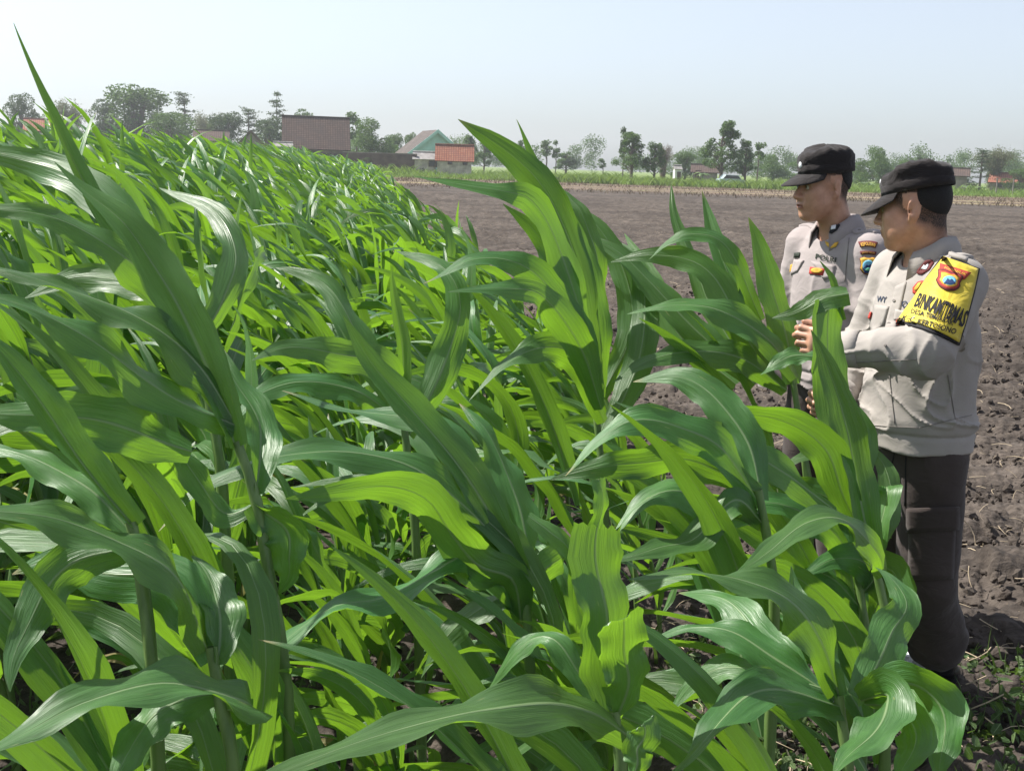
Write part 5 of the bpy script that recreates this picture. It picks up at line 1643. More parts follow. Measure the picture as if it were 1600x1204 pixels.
# ------------------------------------------------------------------ what is sewn and pinned on the uniforms
def shield(cx, cy, w, h, rot=0.0):
    pts = [(-0.5, -0.42), (-0.28, -0.5), (0, -0.44), (0.28, -0.5), (0.5, -0.42), (0.42, -0.05), (0.48, 0.15), (0.30, 0.40), (0, 0.5), (-0.30, 0.40), (-0.48, 0.15), (-0.42, -0.05)]
    c, s = math.cos(rot), math.sin(rot)
    return [(cx + (x * c * w - y * s * h), cy + (x * s * w + y * c * h)) for x, y in pts]
def disc(cx, cy, rx, ry, n=16):
    return [(cx + rx * math.cos(a), cy + ry * math.sin(a)) for a in np.linspace(0, 2 * PI, n, endpoint=False)]
def fan(c, bow):
    return lambda G, u, v: G + np.stack([0 * u, -bow * 4 * u * (1 - u)], -1)
# front officer: yellow armband with dark hem
def cut(G, u, v):
    return G + np.stack([-3.0 * np.sin(u * PI) * v * 0 + 9.0 * (v * (1 - v)) * (u - 0.2), 6.0 * np.sin(v * PI) * 0 - 5.0 * np.sin(u * PI) * v], -1)
hem_ = patch(f_surf_s, [(1473.5, 402), (1529, 421), (1496, 540), (1400.5, 506)], M_BLACKP, f_shirt, 'armband_hem', 0.006, 16, 22, 0.005, cut, 4)
band = patch(f_surf_s, [(1477, 405), (1525, 423), (1493.5, 535.5), (1404, 502)], M_YELLOW, f_shirt, 'armband', 0.0105, 16, 22, 0.003, cut, 4)
B_OFF = 0.0034
b_surf = Surf([(np.array([v.co[:] for v in band.data.vertices]), [tuple(p.vertices) for p in band.data.polygons])])
patch(b_surf, [(1469.5, 412), (1517, 427), (1506.5, 437.5), (1468, 425)], M_REDP, band, 'patch', B_OFF, 9, 4, 0.002)
lettering(b_surf, 'NGANJUK', [(1473, 414), (1512, 427), (1508, 431.5), (1471, 418.5)], M_GOLDP, band, off=B_OFF + 0.0025)
patch(b_surf, [(1471, 425.5), (1502, 434.5), (1499, 440), (1470, 431)], M_REDP, band, 'patch', B_OFF + 0.0005, 8, 3, 0.002)
blob(b_surf, shield(1482.5, 440, 41, 31, 0.28), M_MAROON, band, 'emblem', B_OFF + 0.001)
blob(b_surf, shield(1482.5, 440, 36, 26, 0.28), M_REDP, band, 'emblem', B_OFF + 0.0020)
blob(b_surf, shield(1483, 440, 29, 20, 0.28), M_GOLDP, band, 'emblem', B_OFF + 0.0030)
blob(b_surf, disc(1483.5, 441, 10, 7), M_BLUEP, band, 'emblem', B_OFF + 0.0040)
blob(b_surf, [(1475, 446), (1481, 438), (1484, 441), (1487, 438.5), (1492.5, 446), (1484, 447)], M_NAVYE, band, 'emblem', B_OFF + 0.0048)
lettering(b_surf, 'BINKAMTIBMAS', [(1437, 457), (1515, 486), (1504.5, 512), (1427, 479)], M_BLACKP, band, off=B_OFF + 0.001, bold=0.03, arc=3.0)
lettering(b_surf, 'DESA TEMBARAK', [(1424.5, 482), (1492, 501), (1489, 508.5), (1422.5, 489)], M_BLACKP, band, off=B_OFF + 0.001, bold=0.02, arc=1.5)
lettering(b_surf, 'KEC. KERTOSONO', [(1412, 492), (1496, 514), (1492.5, 522.5), (1409, 499.5)], M_BLACKP, band, off=B_OFF + 0.001, bold=0.02, arc=1.5)
patch(f_surf_s, [(1484, 399), (1511, 408), (1510, 413), (1483, 404)], M_SHIRT_F, f_shirt, 'armband_loop', 0.014, 7, 3, 0.006)
# collar patch, name, chest marks
blob(f_surf, [(1434, 422), (1446, 407), (1456, 405), (1460, 411), (1453, 422), (1440, 430), (1433, 428)], M_MAROON, f_shirt, 'collar_patch', 0.004)
blob(f_surf, [(1439, 421), (1444, 414), (1447, 416), (1450, 412), (1452.5, 416), (1449, 423), (1444, 422)], M_SILVER, f_shirt, 'collar_badge', 0.0065, 3, 18)
lettering(f_surf_s, 'WY', [(1371, 462), (1386, 463.5), (1384, 473), (1369, 471)], M_NAVYP, f_shirt, off=0.004, bold=0.02)
lettering(f_surf_s, 'POL', [(1405, 467), (1426, 473), (1423, 484), (1402, 478)], M_NAVYP, f_shirt, off=0.004, bold=0.02)
blob(f_surf_s, [(1428, 450), (1436, 441), (1446, 439), (1444, 448), (1434, 460), (1428, 460)], M_REDP, f_shirt, 'chest_badge', 0.006, 4, 22)
blob(f_surf_s, [(1431, 452), (1437, 444), (1443, 442), (1440, 449), (1433, 456)], M_GOLDP, f_shirt, 'chest_badge', 0.0085, 3, 18)
blob(f_surf_s, [(1402, 500), (1406, 496), (1412, 497), (1410, 507), (1403, 508)], M_REDP, f_shirt, 'chest_badge', 0.005, 3, 16)
blob(f_surf_s, [(1358, 496), (1361, 488), (1364, 487), (1362, 496), (1359, 499)], M_REDP, f_shirt, 'chest_badge', 0.005, 3, 14)
patch(f_surf_s, [(1400, 448), (1417, 440), (1390, 560), (1372, 556)], M_SHIRT_F, f_shirt, 'placket', 0.0035, 6, 18, 0.005)
patch(f_surf_s, [(1369, 476), (1391, 479), (1380, 512), (1362, 522)], M_SHIRT_F, f_shirt, 'pocket_flap', 0.005, 7, 7, 0.006)
patch(f_surf_s, [(1401, 483), (1428, 489), (1419, 504), (1398, 499)], M_SHIRT_F, f_shirt, 'pocket_flap', 0.005, 7, 6, 0.006)
# cargo pocket on the thigh
ck = patch(f_tsurf, [(1422, 806), (1492, 802), (1488, 903), (1420, 906)], M_TROUSER, f_trou, 'cargo_pocket', 0.006, 12, 12, 0.010)
patch(f_tsurf, [(1419, 793), (1496, 790), (1496, 826), (1419, 830)], M_TROUSER, ck, 'pocket_flap', 0.010, 12, 6, 0.006)
# rear officer: sleeve patches
patch(r_surf_s, [(1341.5, 378.5), (1371.5, 379.5), (1368, 388), (1345, 387)], M_MAROON, r_shirt, 'sleeve_patch', 0.004, 10, 4, 0.003, fan(None, 2.2))
lettering(r_surf_s, 'KEPOLISIAN', [(1344, 379.5), (1369, 380.5), (1366.5, 386), (1346.5, 385.2)], M_GOLDP, r_shirt, off=0.0075, arc=2.2, bold=0.02)
patch(r_surf_s, [(1344.5, 392.5), (1369.5, 393.5), (1368, 399), (1345.5, 398)], M_MAROON, r_shirt, 'sleeve_patch', 0.004, 8, 3, 0.003, fan(None, 1.0))
lettering(r_surf_s, 'JAWA TIMUR', [(1346.5, 393.5), (1367.5, 394.4), (1366.5, 397.6), (1347.2, 396.8)], M_GOLDP, r_shirt, off=0.0075, arc=1.0, bold=0.02)
blob(r_surf_s, shield(1357, 415.5, 27, 29, 0.03), M_MAROON, r_shirt, 'sleeve_emblem', 0.004)
blob(r_surf_s, shield(1357, 415.0, 24, 26, 0.03), M_GOLDP, r_shirt, 'sleeve_emblem', 0.0055)
blob(r_surf_s, [(1348, 418), (1366, 413), (1367, 422), (1360, 427.5), (1352, 426.5)], M_NAVYE, r_shirt, 'sleeve_emblem', 0.0065)
blob(r_surf_s, disc(1357.3, 414.5, 8.4, 8.4), M_BLUEP, r_shirt, 'sleeve_emblem', 0.0078)
blob(r_surf_s, [(1350, 419), (1354.5, 411.5), (1357.5, 415), (1360.5, 411.5), (1365, 419), (1358, 417)], M_NAVYE, r_shirt, 'sleeve_emblem', 0.0088, 3, 18)
blob(r_surf_s, [(1353, 421.5), (1357, 417.5), (1362, 421.5), (1357, 423)], M_GREENE, r_shirt, 'sleeve_emblem', 0.0092, 3, 14)
blob(r_surf_s, [(1290, 377), (1297, 381), (1300, 376.5), (1304, 381), (1311, 378), (1307, 386), (1299, 388.5), (1293, 385)], M_GOLDP, r_shirt, 'wing_badge', 0.005, 3, 26)
lettering(r_surf_s, 'POLRI', [(1275, 396), (1307, 402), (1305.5, 410), (1273.5, 404)], M_OLIVEP, r_shirt, off=0.004, bold=0.025)
patch(r_surf_s, [(1267, 417), (1290, 420), (1287, 431), (1265, 428)], M_REDP, r_shirt, 'chest_badge', 0.004, 6, 4, 0.003)
blob(r_surf_s, disc(1278, 423, 9, 4.2), M_GOLDP, r_shirt, 'chest_badge', 0.007, 3, 18)
blob(r_surf, [(1294.5, 362), (1300, 351), (1309, 348.5), (1313, 352), (1308, 360), (1299, 366)], M_BLACKP, r_shirt, 'collar_patch', 0.004, 4, 22)
patch(r_surf, [(1300, 354), (1307, 352.5), (1306, 358.5), (1299, 360)], M_SILVER, r_shirt, 'collar_badge', 0.0065, 4, 4, 0.002)
patch(r_surf_s, [(1242, 395), (1251, 394), (1250, 402), (1241, 403)], M_OLIVEP, r_shirt, 'name_tape', 0.004, 4, 3, 0.002)
blob(r_surf_s, [(1236, 414), (1241, 412), (1240, 423), (1235, 426)], M_GOLDP, r_shirt, 'chest_badge', 0.004, 3, 14)
patch(r_surf_s, [(1242, 405), (1257, 407), (1247, 424), (1236, 429)], M_SHIRT_R, r_shirt, 'pocket_flap', 0.0045, 6, 6, 0.005)
patch(r_surf_s, [(1268, 408), (1306, 415), (1302, 432), (1288, 438), (1268, 430)][:4], M_SHIRT_R, r_shirt, 'pocket_flap', 0.0035, 7, 6, 0.005)


# seams and buttons
def seam(surf, a, b, parent, mat=M_STITCH, w=0.8, off=0.0022, n=14):
    d = np.array(b, float) - np.array(a, float); q = np.array([-d[1], d[0]]) / np.hypot(*d) * w * 0.5
    patch(surf, [np.array(a) + q, np.array(b) + q, np.array(b) - q, np.array(a) - q], mat, parent, 'seam', off, n, 2, 0.002)
seam(f_surf_s, (1352, 664), (1436, 668), f_shirt); seam(f_surf_s, (1436, 668), (1518, 648), f_shirt)
seam(f_surf_s, (1478, 566), (1492, 655), f_shirt)
seam(f_surf_s, (1390, 585), (1398, 662), f_shirt)
seam(f_surf_s, (1330, 566), (1432, 561), f_shirt)
seam(r_surf_s, (1327, 372), (1320, 440), r_shirt)
for x_, y_ in ((1399, 470), (1391, 505), (1384, 540)):
    blob(f_surf_s, disc(x_, y_, 2.4, 2.4), M_STITCH, f_shirt, 'button', 0.0055, 3, 14, 0.003)
seam(f_tsurf, (1416, 700), (1414, 790), f_trou, M_BLACKP, 1.5)
seam(f_tsurf, (1400, 700), (1380, 780), f_trou, M_BLACKP, 1.2)
# ------------------------------------------------------------------ the large maize plants one can tell apart
VIEW = CR @ np.array([0, 0, -1.0])
hrng = np.random.default_rng(909)
def hero_leaf(o, pts, w, ang=(0, 0), fold=0.3, wave=0.10, wf=2.5, trunc=False, base=0.5, peak=0.35, name='leaf', n=30, flip=1.0):
    P = np.array([at(x, y, d) for x, y, d in pts])
    d0 = np.mean([p[2] for p in pts])
    C = smooth_curve(P, n)
    T = np.gradient(C, axis=0); T /= np.linalg.norm(T, axis=1)[:, None]
    V_ = C - CC; V_ /= np.linalg.norm(V_, axis=1)[:, None]
    S = np.cross(T, V_)
    for i in range(1, n):
        if np.dot(S[i], S[i - 1]) < 0: S[i] = -S[i]
    ln = np.linalg.norm(S, axis=1)[:, None]
    # where the blade runs along the line of sight keep the neighbour's direction
    S = S / (ln + 1e-6)
    for _ in range(3):
        S[1:-1] = S[1:-1] * 0.5 + (S[:-2] + S[2:]) * 0.25
    S /= np.linalg.norm(S, axis=1)[:, None]
    tt = np.linspace(0, 1, n)
    if fold >= 0.5 and not trunc:
        flip = -1.0; ang = tuple(x + 14 for x in ang)
    w = w * 0.90; wave = wave * 1.9 + 0.03; wf = wf * 1.3
    a = np.radians(np.interp(tt, np.linspace(0, 1, len(ang)), ang) + hrng.uniform(6, 20) * np.sin(tt * hrng.uniform(4, 9) + hrng.uniform(0, 6)) * np.clip(tt * 3, 0, 1))[:, None]
    C = C + S * (np.sin(tt * hrng.uniform(5, 10) + hrng.uniform(0, 6)) * 0.006 * np.clip(tt * 2, 0, 1))[:, None]
    W = S * np.cos(a) + np.cross(T, S) * np.sin(a)
    hw = min(w * 0.5 * d0 / FPX, 0.054 if trunc else 0.045)
    if trunc:
        prof = hw * np.interp(tt, [0, 0.25, 0.8, 1.0], [0.55, 0.95, 1.0, 0.9])
    else:
        prof = blade_profile(tt, hw, base, peak)
    fd = np.interp(tt, [0, 0.3, 1], [min(1.1, fold * 1.8 + 0.25), fold, fold * 0.5])
    # curling in depth keeps the blade from lying flat to the eye
    V, F, uv = ribbon(C, W, prof, fd, wave, wf, (hrng.uniform(0, 3), hrng.uniform(0, 3)), 11, flip)
    if trunc:                                            # torn upper end
        k = 11
        jag = hrng.uniform(0.0, 0.035, k) * hw * 14
        V[-k:] -= T[-1] * jag[:, None] * 0.5
        uv[:, 1] *= 0.62
    me = mesh_np(name, V, F, uv, mats=[M_LEAF])
    return obj(name, me, o)
def hero(label, stalk, d, leaves, r=0.0125):
    P = [at(x, y, d) for x, y in stalk]
    last = P[-1]; g_ = np.array([last[0] + 0.03, last[1] + 0.02, 0.0])
    if last[2] > 0.1:
        P.append((last + g_) / 2)
    P.append(g_)
    o = thing('maize_plant', label, 'maize plant', (g_[0], g_[1], 0.0), 0, 'large maize plants in the foreground')
    inv = Matrix.Translation(-Vector(o.location))
    C = smooth_curve(np.array(P[::-1]), 22)
    rr = np.interp(np.linspace(0, 1, 22), [0, 0.6, 1], [r * 1.15, r, r * 0.7]) * (1 + 0.10 * np.sin(np.arange(22) * 2.1))
    V, F = tube_np(C, rr, 10)
    obj('stalk', mesh_np('stalk', V, F, mats=[M_STALK]), o)
    for L in leaves:
        pts, w = L[0], L[1]; kw = L[2] if len(L) > 2 else {}
        dz = kw.pop('dz', (0.0, 0.0))
        q = [(x, y, d + np.interp(i / (len(pts) - 1), np.linspace(0, 1, len(dz)), dz)) for i, (x, y) in enumerate(pts)]
        hero_leaf(o, q, w, **kw)
    # lower leaves that fill the shade
    rs = np.random.default_rng(int(abs(g_[0]) * 1000) + int(d * 77))
    top = C[:, 2].max()
    _, lv = grow_plant(rs, max(0.45, top * 0.72), 5, 18, 7)
    for l in lv:
        if l[0][:, 0].max() > 0.16: continue
        obj('leaf', mesh_np('leaf', l[0] + g_, l[1], l[2], mats=[M_LEAF]), o)
    for c in o.children:
        c.matrix_parent_inverse = inv
    return o
hero('maize plant with a tall rolled bright leaf at the left third', [(370, 690), (400, 780), (425, 930), (445, 1060)], 2.2, [
    ([(368, 700), (335, 600), (285, 500), (240, 420), (195, 345), (130, 290), (85, 252)], 118, dict(ang=(0, 10, 30), fold=0.62, wave=0.03, peak=0.4, base=0.75, dz=(0, 0.05))),
    ([(372, 665), (290, 628), (200, 572), (110, 518), (30, 472), (-70, 440)], 125, dict(ang=(42, 58, 62), fold=0.3, wave=0.16, dz=(0, -0.25))),
    ([(368, 660), (310, 565), (240, 508), (120, 462), (20, 420), (-60, 408)], 120, dict(ang=(45, 60, 64), fold=0.3, wave=0.2, dz=(0, -0.1))),
    ([(398, 785), (448, 835), (456, 890), (430, 925)], 84, dict(ang=(20, 10), fold=0.5, base=0.7)),
    ([(398, 775), (408, 705), (392, 640), (345, 540)], 74, dict(ang=(10, 20), fold=0.5, dz=(0, 0.2))),
    ([(395, 790), (350, 800), (310, 740), (270, 700), (215, 690)], 60, dict(ang=(40, 60)))])
hero('maize plant with broad folded leaves low at the left', [(330, 1010), (345, 1100), (365, 1204)], 1.9, [
    ([(325, 1015), (275, 905), (180, 845), (90, 805), (0, 792), (-80, 800)], 165, dict(ang=(45, 58, 60), fold=0.25, wave=0.16, dz=(0, -0.2))),
    ([(332, 1030), (300, 960), (250, 905), (170, 890), (90, 880), (20, 900)], 120, dict(ang=(10, 10, 20), fold=0.3, dz=(0, 0.12))),
    ([(338, 1040), (348, 960), (330, 915), (296, 870)], 84, dict(ang=(5, 25), fold=0.5, dz=(0, 0.15))),
    ([(350, 1110), (395, 1105), (330, 1075), (250, 1062), (140, 1100), (40, 1150), (-60, 1190)], 165, dict(ang=(45, 58, 60), fold=0.22, wave=0.15, dz=(0, -0.35))),
    ([(345, 1080), (300, 1090), (240, 1120), (190, 1180), (170, 1240)], 90, dict(ang=(20, 30), dz=(0, -0.1)))])
hero('maize plant with a rolled spear leaf at the left edge', [(205, 815), (225, 930), (240, 1080)], 1.9, [
    ([(210, 825), (140, 738), (75, 655), (15, 572), (-40, 500)], 84, dict(ang=(10, 25), fold=0.85, wave=0.02, base=0.8)),
    ([(300, 705), (230, 682), (130, 655), (40, 642), (-60, 648)], 100, dict(ang=(20, 35), fold=0.2, wave=0.12, dz=(0.25, 0.1))),
    ([(205, 830), (150, 770), (80, 735), (0, 700), (-60, 690)], 74, dict(ang=(35, 50), dz=(0, 0.1))),
    ([(215, 850), (120, 880), (60, 930), (30, 1010), (20, 1080)], 84, dict(ang=(20, 10), dz=(0, -0.1)))])
hero('maize plant whose thin spear leaf rises highest against the sky', [(300, 520), (330, 640), (350, 800)], 2.5, [
    ([(302, 530), (235, 425), (155, 335), (112, 255), (70, 150), (25, 35)], 44, dict(ang=(0, 30), fold=0.75, wave=0.0, base=0.9, peak=0.3, dz=(0, 0.1))),
    ([(290, 510), (220, 420), (130, 365), (50, 335), (-60, 318)], 78, dict(ang=(30, 45), dz=(0, -0.2))),
    ([(270, 480), (205, 360), (120, 280), (30, 245), (-70, 236)], 112, dict(ang=(5, 20), fold=0.3, wave=0.06, dz=(0, 0.3))),
    ([(300, 530), (270, 470), (220, 440), (120, 430), (40, 470)], 70, dict(ang=(20, 50), dz=(0, 0.1))),
    ([(305, 540), (350, 470), (370, 400), (330, 330), (250, 290)], 56, dict(ang=(20, 40), dz=(0, 0.5)))])
hero('leaning maize plant with a long bright leaf in the centre', [(815, 885), (822, 950), (828, 1040)], 2.6, [
    ([(812, 895), (762, 800), (692, 700), (632, 622), (580, 560), (535, 493)], 132, dict(ang=(0, 5, 20), fold=0.55, wave=0.04, base=0.8, peak=0.4)),
    ([(815, 975), (802, 905), (748, 882), (702, 832), (665, 785), (610, 764), (540, 765), (445, 774)], 84, dict(ang=(-10, -15, 5), fold=0.2, wave=0.14, dz=(0, -0.3))),
    ([(805, 875), (740, 802), (655, 738), (570, 712), (490, 705), (400, 716), (310, 762), (250, 832)], 92, dict(ang=(30, 50, 65), fold=0.25, wave=0.15, dz=(0, -0.3))),
    ([(795, 855), (725, 730), (690, 668), (610, 645), (520, 632), (440, 614)], 66, dict(ang=(40, 55), fold=0.25, dz=(0, 0.1))),
    ([(810, 940), (735, 872), (680, 892), (600, 930), (520, 942), (440, 1000), (400, 1048), (352, 1088)], 108, dict(ang=(40, 56, 56), fold=0.22, wave=0.16, dz=(0, -0.5))),
    ([(830, 890), (808, 770), (766, 685), (715, 632)], 100, dict(ang=(25, 45), fold=0.4, dz=(0.02, 0.2))),
    ([(825, 960), (790, 930), (730, 960), (690, 1010), (660, 1060)], 60, dict(ang=(30, 50))),
    ([(822, 930), (860, 880), (900, 860), (950, 880)], 60, dict(ang=(40, 50), dz=(0, 0.2)))])
hero('maize plant with its broad upper leaf torn off square', [(960, 1110), (965, 1160), (970, 1210)], 1.95, [
    ([(958, 1110), (948, 1030), (941, 940), (937, 875), (935, 815)], 106, dict(ang=(30, 32), fold=0.22, wave=0.03, trunc=True, wf=3)),
    ([(962, 1130), (982, 1060), (980, 1005), (968, 962)], 90, dict(ang=(20, 25), fold=0.4, trunc=True, dz=(0, -0.08))),
    ([(940, 900), (938, 830), (936, 746)], 38, dict(ang=(35, 35), fold=0.6, trunc=True, dz=(0.1, 0.12))),
    ([(925, 1000), (900, 930), (890, 855), (862, 826), (822, 808)], 36, dict(ang=(30, 40), fold=0.4, trunc=True)),
    ([(985, 1150), (930, 1112), (860, 1095), (760, 1110), (640, 1142), (500, 1185), (350, 1240)], 205, dict(ang=(45, 55, 52), fold=0.16, wave=0.13, dz=(0, -0.5))),
    ([(990, 1210), (1003, 1165), (1000, 1128)], 60, dict(ang=(10, 10), fold=0.4, trunc=True, dz=(-0.2, -0.2))),
    ([(930, 1090), (880, 1010), (840, 1000), (790, 1040), (760, 1070)], 56, dict(ang=(30, 60), dz=(0, 0.1)))])
hero('maize plant with wide pale leaves at the bottom right', [(1310, 1085), (1318, 1150), (1325, 1210)], 2.15, [
    ([(1312, 1085), (1285, 1000), (1240, 940), (1170, 912), (1080, 900), (980, 905)], 125, dict(ang=(45, 58, 58), fold=0.22, wave=0.15, dz=(0, -0.1))),
    ([(1310, 1090), (1276, 1002), (1250, 932), (1232, 885)], 56, dict(ang=(5, 20), fold=0.6, base=0.8, dz=(0, 0.1))),
    ([(1322, 1105), (1240, 1082), (1180, 1085), (1130, 1118), (1080, 1170), (1030, 1225)], 145, dict(ang=(45, 55, 52), fold=0.2, wave=0.12, dz=(0, -0.3))),
    ([(1340, 1090), (1372, 1040), (1398, 990), (1416, 945), (1388, 905), (1366, 888)], 78, dict(ang=(30, 30, 60), fold=0.25, dz=(0, 0.25))),
    ([(1345, 1095), (1388, 1085), (1362, 1140), (1305, 1215)], 125, dict(ang=(45, 40), fold=0.2, dz=(0, -0.25))),
    ([(1360, 1085), (1420, 1068), (1468, 1110), (1480, 1160), (1462, 1225)], 88, dict(ang=(40, 20, 20), fold=0.25, wave=0.15, dz=(0, -0.1))),
    ([(1350, 1100), (1400, 1105), (1425, 1150), (1405, 1225)], 84, dict(ang=(40, 20), fold=0.25, dz=(0, -0.2))),
    ([(1305, 1090), (1220, 1030), (1150, 990), (1080, 985), (1010, 1000)], 70, dict(ang=(35, 50), dz=(0, 0.15))),
    ([(1300, 1080), (1240, 1060), (1160, 1040), (1100, 1060), (1040, 1110)], 64, dict(ang=(30, 50), dz=(0, 0.1))),
    ([(1300, 1100), (1200, 1000), (1140, 940), (1060, 930)], 74, dict(ang=(20, 40), dz=(0, 0.35)))])
hero('upright maize plant covering the front officer forearm with a folded tip', [(1362, 865), (1378, 930), (1390, 1010)], 2.95, [
    ([(1364, 875), (1348, 795), (1328, 705), (1306, 622), (1284, 555), (1268, 515)], 82, dict(ang=(0, 10), fold=0.55, wave=0.04, base=0.9, peak=0.4, dz=(0, 0.02))),
    ([(1350, 810), (1316, 720), (1300, 620), (1297, 540), (1299, 466)], 72, dict(ang=(35, 35), fold=0.2, wave=0.05, trunc=True, dz=(0.1, 0.12))),
    ([(1326, 458), (1294, 466), (1252, 482), (1206, 497)], 46, dict(ang=(20, 25), fold=0.25, wave=0.02, base=0.95, peak=0.15, dz=(0.10, 0.12))),
    ([(1318, 500), (1303, 455), (1293, 428), (1284, 406)], 16, dict(ang=(0, 20), fold=0.7, wave=0, base=0.9, dz=(0.14, 0.14))),
    ([(1345, 830), (1318, 775), (1288, 705), (1225, 660), (1150, 640), (1110, 640)], 108, dict(ang=(-15, -15), fold=0.2, wave=0.08, dz=(0.03, -0.1))),
    ([(1310, 800), (1232, 742), (1150, 702), (1050, 662), (955, 620)], 84, dict(ang=(40, 58), fold=0.25, dz=(-0.1, -0.25))),
    ([(1374, 870), (1392, 800), (1378, 725), (1350, 690)], 46, dict(ang=(20, 30), fold=0.4, dz=(0.05, 0.2))),
    ([(1384, 900), (1372, 862), (1322, 815), (1262, 820), (1200, 860), (1145, 892)], 140, dict(ang=(40, 55, 50), fold=0.2, wave=0.10, dz=(-0.1, -0.55)))])
hero('leafy maize plant hiding the lower legs of the officers', [(1335, 850), (1345, 930), (1352, 1010)], 3.05, [
    ([(1338, 860), (1325, 780), (1345, 700), (1330, 640), (1290, 610)], 84, dict(ang=(20, 10, 30), fold=0.3, dz=(0, 0.1))),
    ([(1340, 880), (1362, 800), (1385, 760), (1372, 830), (1380, 900)], 74, dict(ang=(20, 40), fold=0.3, dz=(0, -0.1))),
    ([(1340, 890), (1300, 830), (1240, 790), (1180, 790), (1120, 820)], 74, dict(ang=(30, 50), dz=(0, -0.2))),
    ([(1345, 900), (1350, 850), (1320, 800), (1260, 760), (1190, 750)], 74, dict(ang=(-10, 10), dz=(0, 0.1))),
    ([(1345, 930), (1385, 890), (1400, 920), (1392, 990), (1380, 1040)], 78, dict(ang=(40, 30), dz=(0, -0.1))),
    ([(1346, 950), (1300, 900), (1240, 890), (1180, 920), (1130, 970)], 74, dict(ang=(35, 55), dz=(0, -0.1))),
    ([(1348, 970), (1330, 900), (1345, 830), (1380, 800), (1396, 840)], 70, dict(ang=(10, 30), dz=(0, 0.05))),
    ([(1350, 990), (1375, 930), (1350, 880), (1300, 870), (1250, 900)], 78, dict(ang=(10, 40), dz=(0.05, -0.1))),
    ([(1350, 1000), (1310, 980), (1260, 970), (1200, 1000), (1150, 1050)], 70, dict(ang=(30, 50), dz=(0, 0.0)))])
hero('maize plant whose dark leaf the front officer holds', [(1240, 600), (1255, 700), (1265, 800)], 3.52, [
    ([(1240, 600), (1226, 505), (1197, 422), (1168, 340)], 66, dict(ang=(10, 20), fold=0.35, wave=0.03, base=0.8)),
    ([(1245, 590), (1196, 525), (1125, 482), (1055, 478), (980, 494)], 90, dict(ang=(35, 55), fold=0.2, wave=0.1, dz=(-0.05, -0.1))),
    ([(1205, 590), (1155, 505), (1112, 432), (1070, 402), (1010, 396), (955, 412)], 64, dict(ang=(10, 30), fold=0.25, dz=(0, 0.1))),
    ([(1190, 590), (1145, 455), (1118, 365), (1095, 298)], 46, dict(ang=(5, 20), fold=0.5, wave=0.02, dz=(0.1, 0.3))),
    ([(1175, 590), (1105, 465), (1064, 365), (1050, 288)], 40, dict(ang=(5, 20), fold=0.4, dz=(0.1, 0.4))),
    ([(1295, 556), (1252, 556), (1220, 566), (1186, 582)], 40, dict(ang=(40, 50), fold=0.2, dz=(-0.3, -0.35))),
    ([(1190, 500), (1135, 388), (1082, 364), (1040, 378), (1012, 404)], 40, dict(ang=(20, 65), fold=0.2, dz=(0.05, 0.0))),
    ([(1230, 610), (1160, 560), (1090, 545), (1020, 560), (960, 600)], 60, dict(ang=(20, 45), dz=(0, -0.2))),
    ([(1180, 600), (1090, 520), (1020, 440), (960, 390), (900, 370)], 58, dict(ang=(10, 40), dz=(0.1, 0.3))),
    ([(1150, 600), (1060, 520), (1010, 430), (975, 365)], 50, dict(ang=(0, 20), dz=(0.2, 0.5)))])
hero('tallest leafy maize plant standing out before the ploughed field', [(925, 590), (935, 680), (945, 800)], 3.6, [
    ([(930, 600), (916, 482), (886, 372), (850, 290), (800, 240), (714, 189)], 92, dict(ang=(0, 10, 10), fold=0.3, wave=0.10, base=0.7, peak=0.62)),
    ([(895, 420), (862, 305), (832, 250), (804, 188)], 26, dict(ang=(0, 20), fold=0.6, wave=0, dz=(0.05, 0.05))),
    ([(930, 570), (900, 470), (862, 362), (832, 312), (800, 298), (740, 288), (645, 274)], 58, dict(ang=(20, 45, 60), fold=0.2, dz=(-0.05, -0.3))),
    ([(936, 610), (902, 505), (872, 422), (832, 362), (786, 318)], 84, dict(ang=(0, 15), fold=0.3, dz=(-0.1, -0.1))),
    ([(942, 620), (934, 485), (908, 382), (880, 318)], 66, dict(ang=(15, 25), fold=0.45, dz=(0.02, 0.05))),
    ([(950, 500), (918, 348), (892, 310), (866, 292)], 44, dict(ang=(30, 50), dz=(0.1, 0.2))),
    ([(945, 660), (900, 562), (850, 540), (800, 560), (735, 628)], 70, dict(ang=(20, 55), dz=(-0.1, -0.4))),
    ([(940, 620), (985, 520), (975, 420), (930, 345), (880, 320)], 70, dict(ang=(0, 20), dz=(0.1, 0.3))),
    ([(935, 600), (880, 480), (820, 420), (740, 405), (660, 440)], 60, dict(ang=(10, 50), dz=(-0.1, -0.3))),
    ([(945, 680), (1000, 560), (1010, 470), (985, 400), (950, 375)], 64, dict(ang=(5, 25), dz=(0.0, 0.3))),
    ([(940, 640), (905, 540), (850, 460), (790, 450), (700, 460)], 64, dict(ang=(15, 40), dz=(-0.15, -0.5)))])
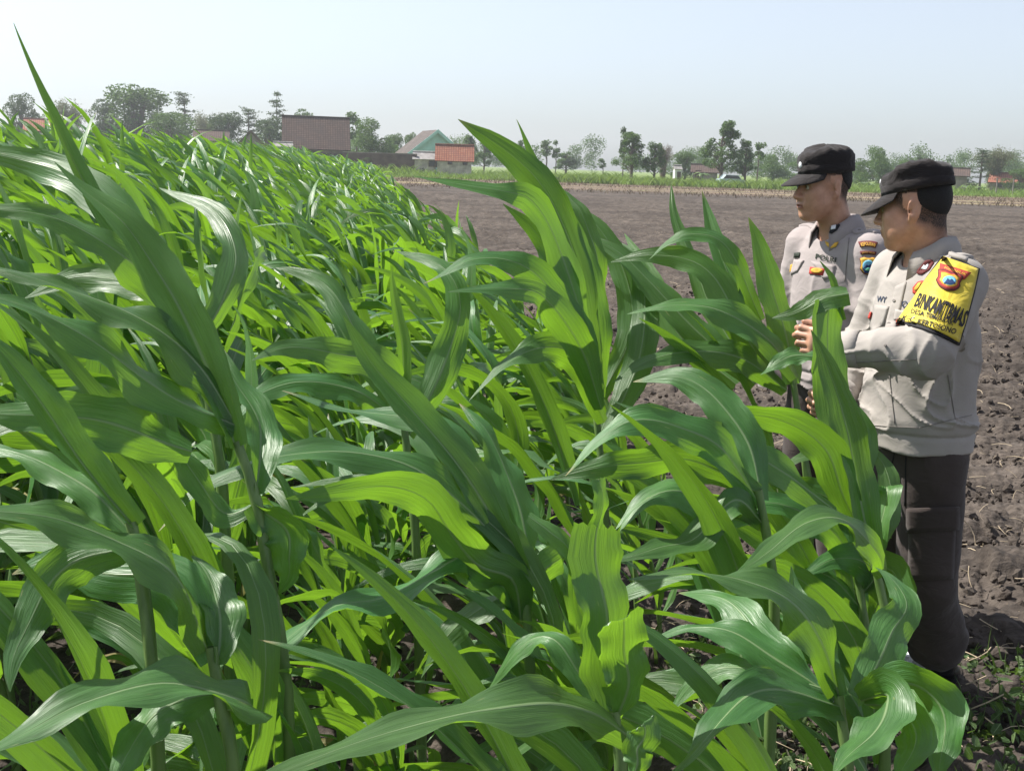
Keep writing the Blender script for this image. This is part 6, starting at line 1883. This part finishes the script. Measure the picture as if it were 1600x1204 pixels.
hero('maize plant with an upright narrow spear leaf in the middle', [(628, 640), (640, 740), (650, 850)], 3.2, [
    ([(629, 650), (627, 565), (621, 485), (614, 416)], 32, dict(ang=(10, 20), fold=0.75, wave=0, base=0.8)),
    ([(640, 640), (600, 570), (520, 548), (450, 545), (395, 566)], 70, dict(ang=(15, 40), dz=(0, -0.3))),
    ([(640, 660), (580, 560), (540, 480), (500, 440), (430, 420)], 60, dict(ang=(10, 40), dz=(0, 0.2))),
    ([(640, 680), (700, 560), (720, 480), (690, 420), (620, 390)], 60, dict(ang=(10, 40), dz=(0, 0.3))),
    ([(630, 660), (560, 610), (470, 600), (400, 620), (360, 660)], 62, dict(ang=(30, 60), dz=(0, -0.3)))])
hero('maize plant with a wavy bright green leaf left of the torn one', [(1185, 765), (1200, 850), (1210, 940)], 2.7, [
    ([(1185, 770), (1122, 738), (1060, 716), (980, 722), (900, 742), (860, 752)], 66, dict(ang=(-15, -15, 0), fold=0.2, wave=0.14)),
    ([(1190, 790), (1130, 700), (1060, 670), (990, 660), (930, 690), (880, 740)], 70, dict(ang=(30, 50), dz=(0, -0.1))),
    ([(1190, 800), (1120, 800), (1060, 770), (1000, 790), (950, 840)], 64, dict(ang=(20, 50), dz=(0, -0.1))),
    ([(1195, 820), (1150, 780), (1090, 840), (1030, 850), (960, 880)], 70, dict(ang=(30, 40), dz=(0, -0.2))),
    ([(1190, 780), (1170, 690), (1120, 620), (1060, 590), (990, 600)], 70, dict(ang=(10, 40), dz=(0, 0.2)))])
# crumpled white plastic lying among the stalks
bv, bf = ico(3)
nz = vnoise3(bv[:, 0] * 2.2, bv[:, 1] * 2.2, bv[:, 2] * 2.2, 5) * 0.45 + np.abs(vnoise3(bv[:, 0] * 5, bv[:, 1] * 5, bv[:, 2] * 5, 6)) * 0.35
pb = ground_at(1412, 1062, 0.10)
M_PLASTIC = plain('white_plastic', (0.82, 0.85, 0.88), 0.25, 0.06, 20.0, 0.6, 0.4, 60.0)
bag = obj('plastic_bag', mesh_np('plastic_bag', bv * (0.075 * (1 + nz))[:, None] * [1, 0.8, 1.2], bf, mats=[M_PLASTIC], smooth=False))
bag.location = pb
tag(bag, 'crumpled white plastic scrap lying beside the front officer boot', 'plastic')
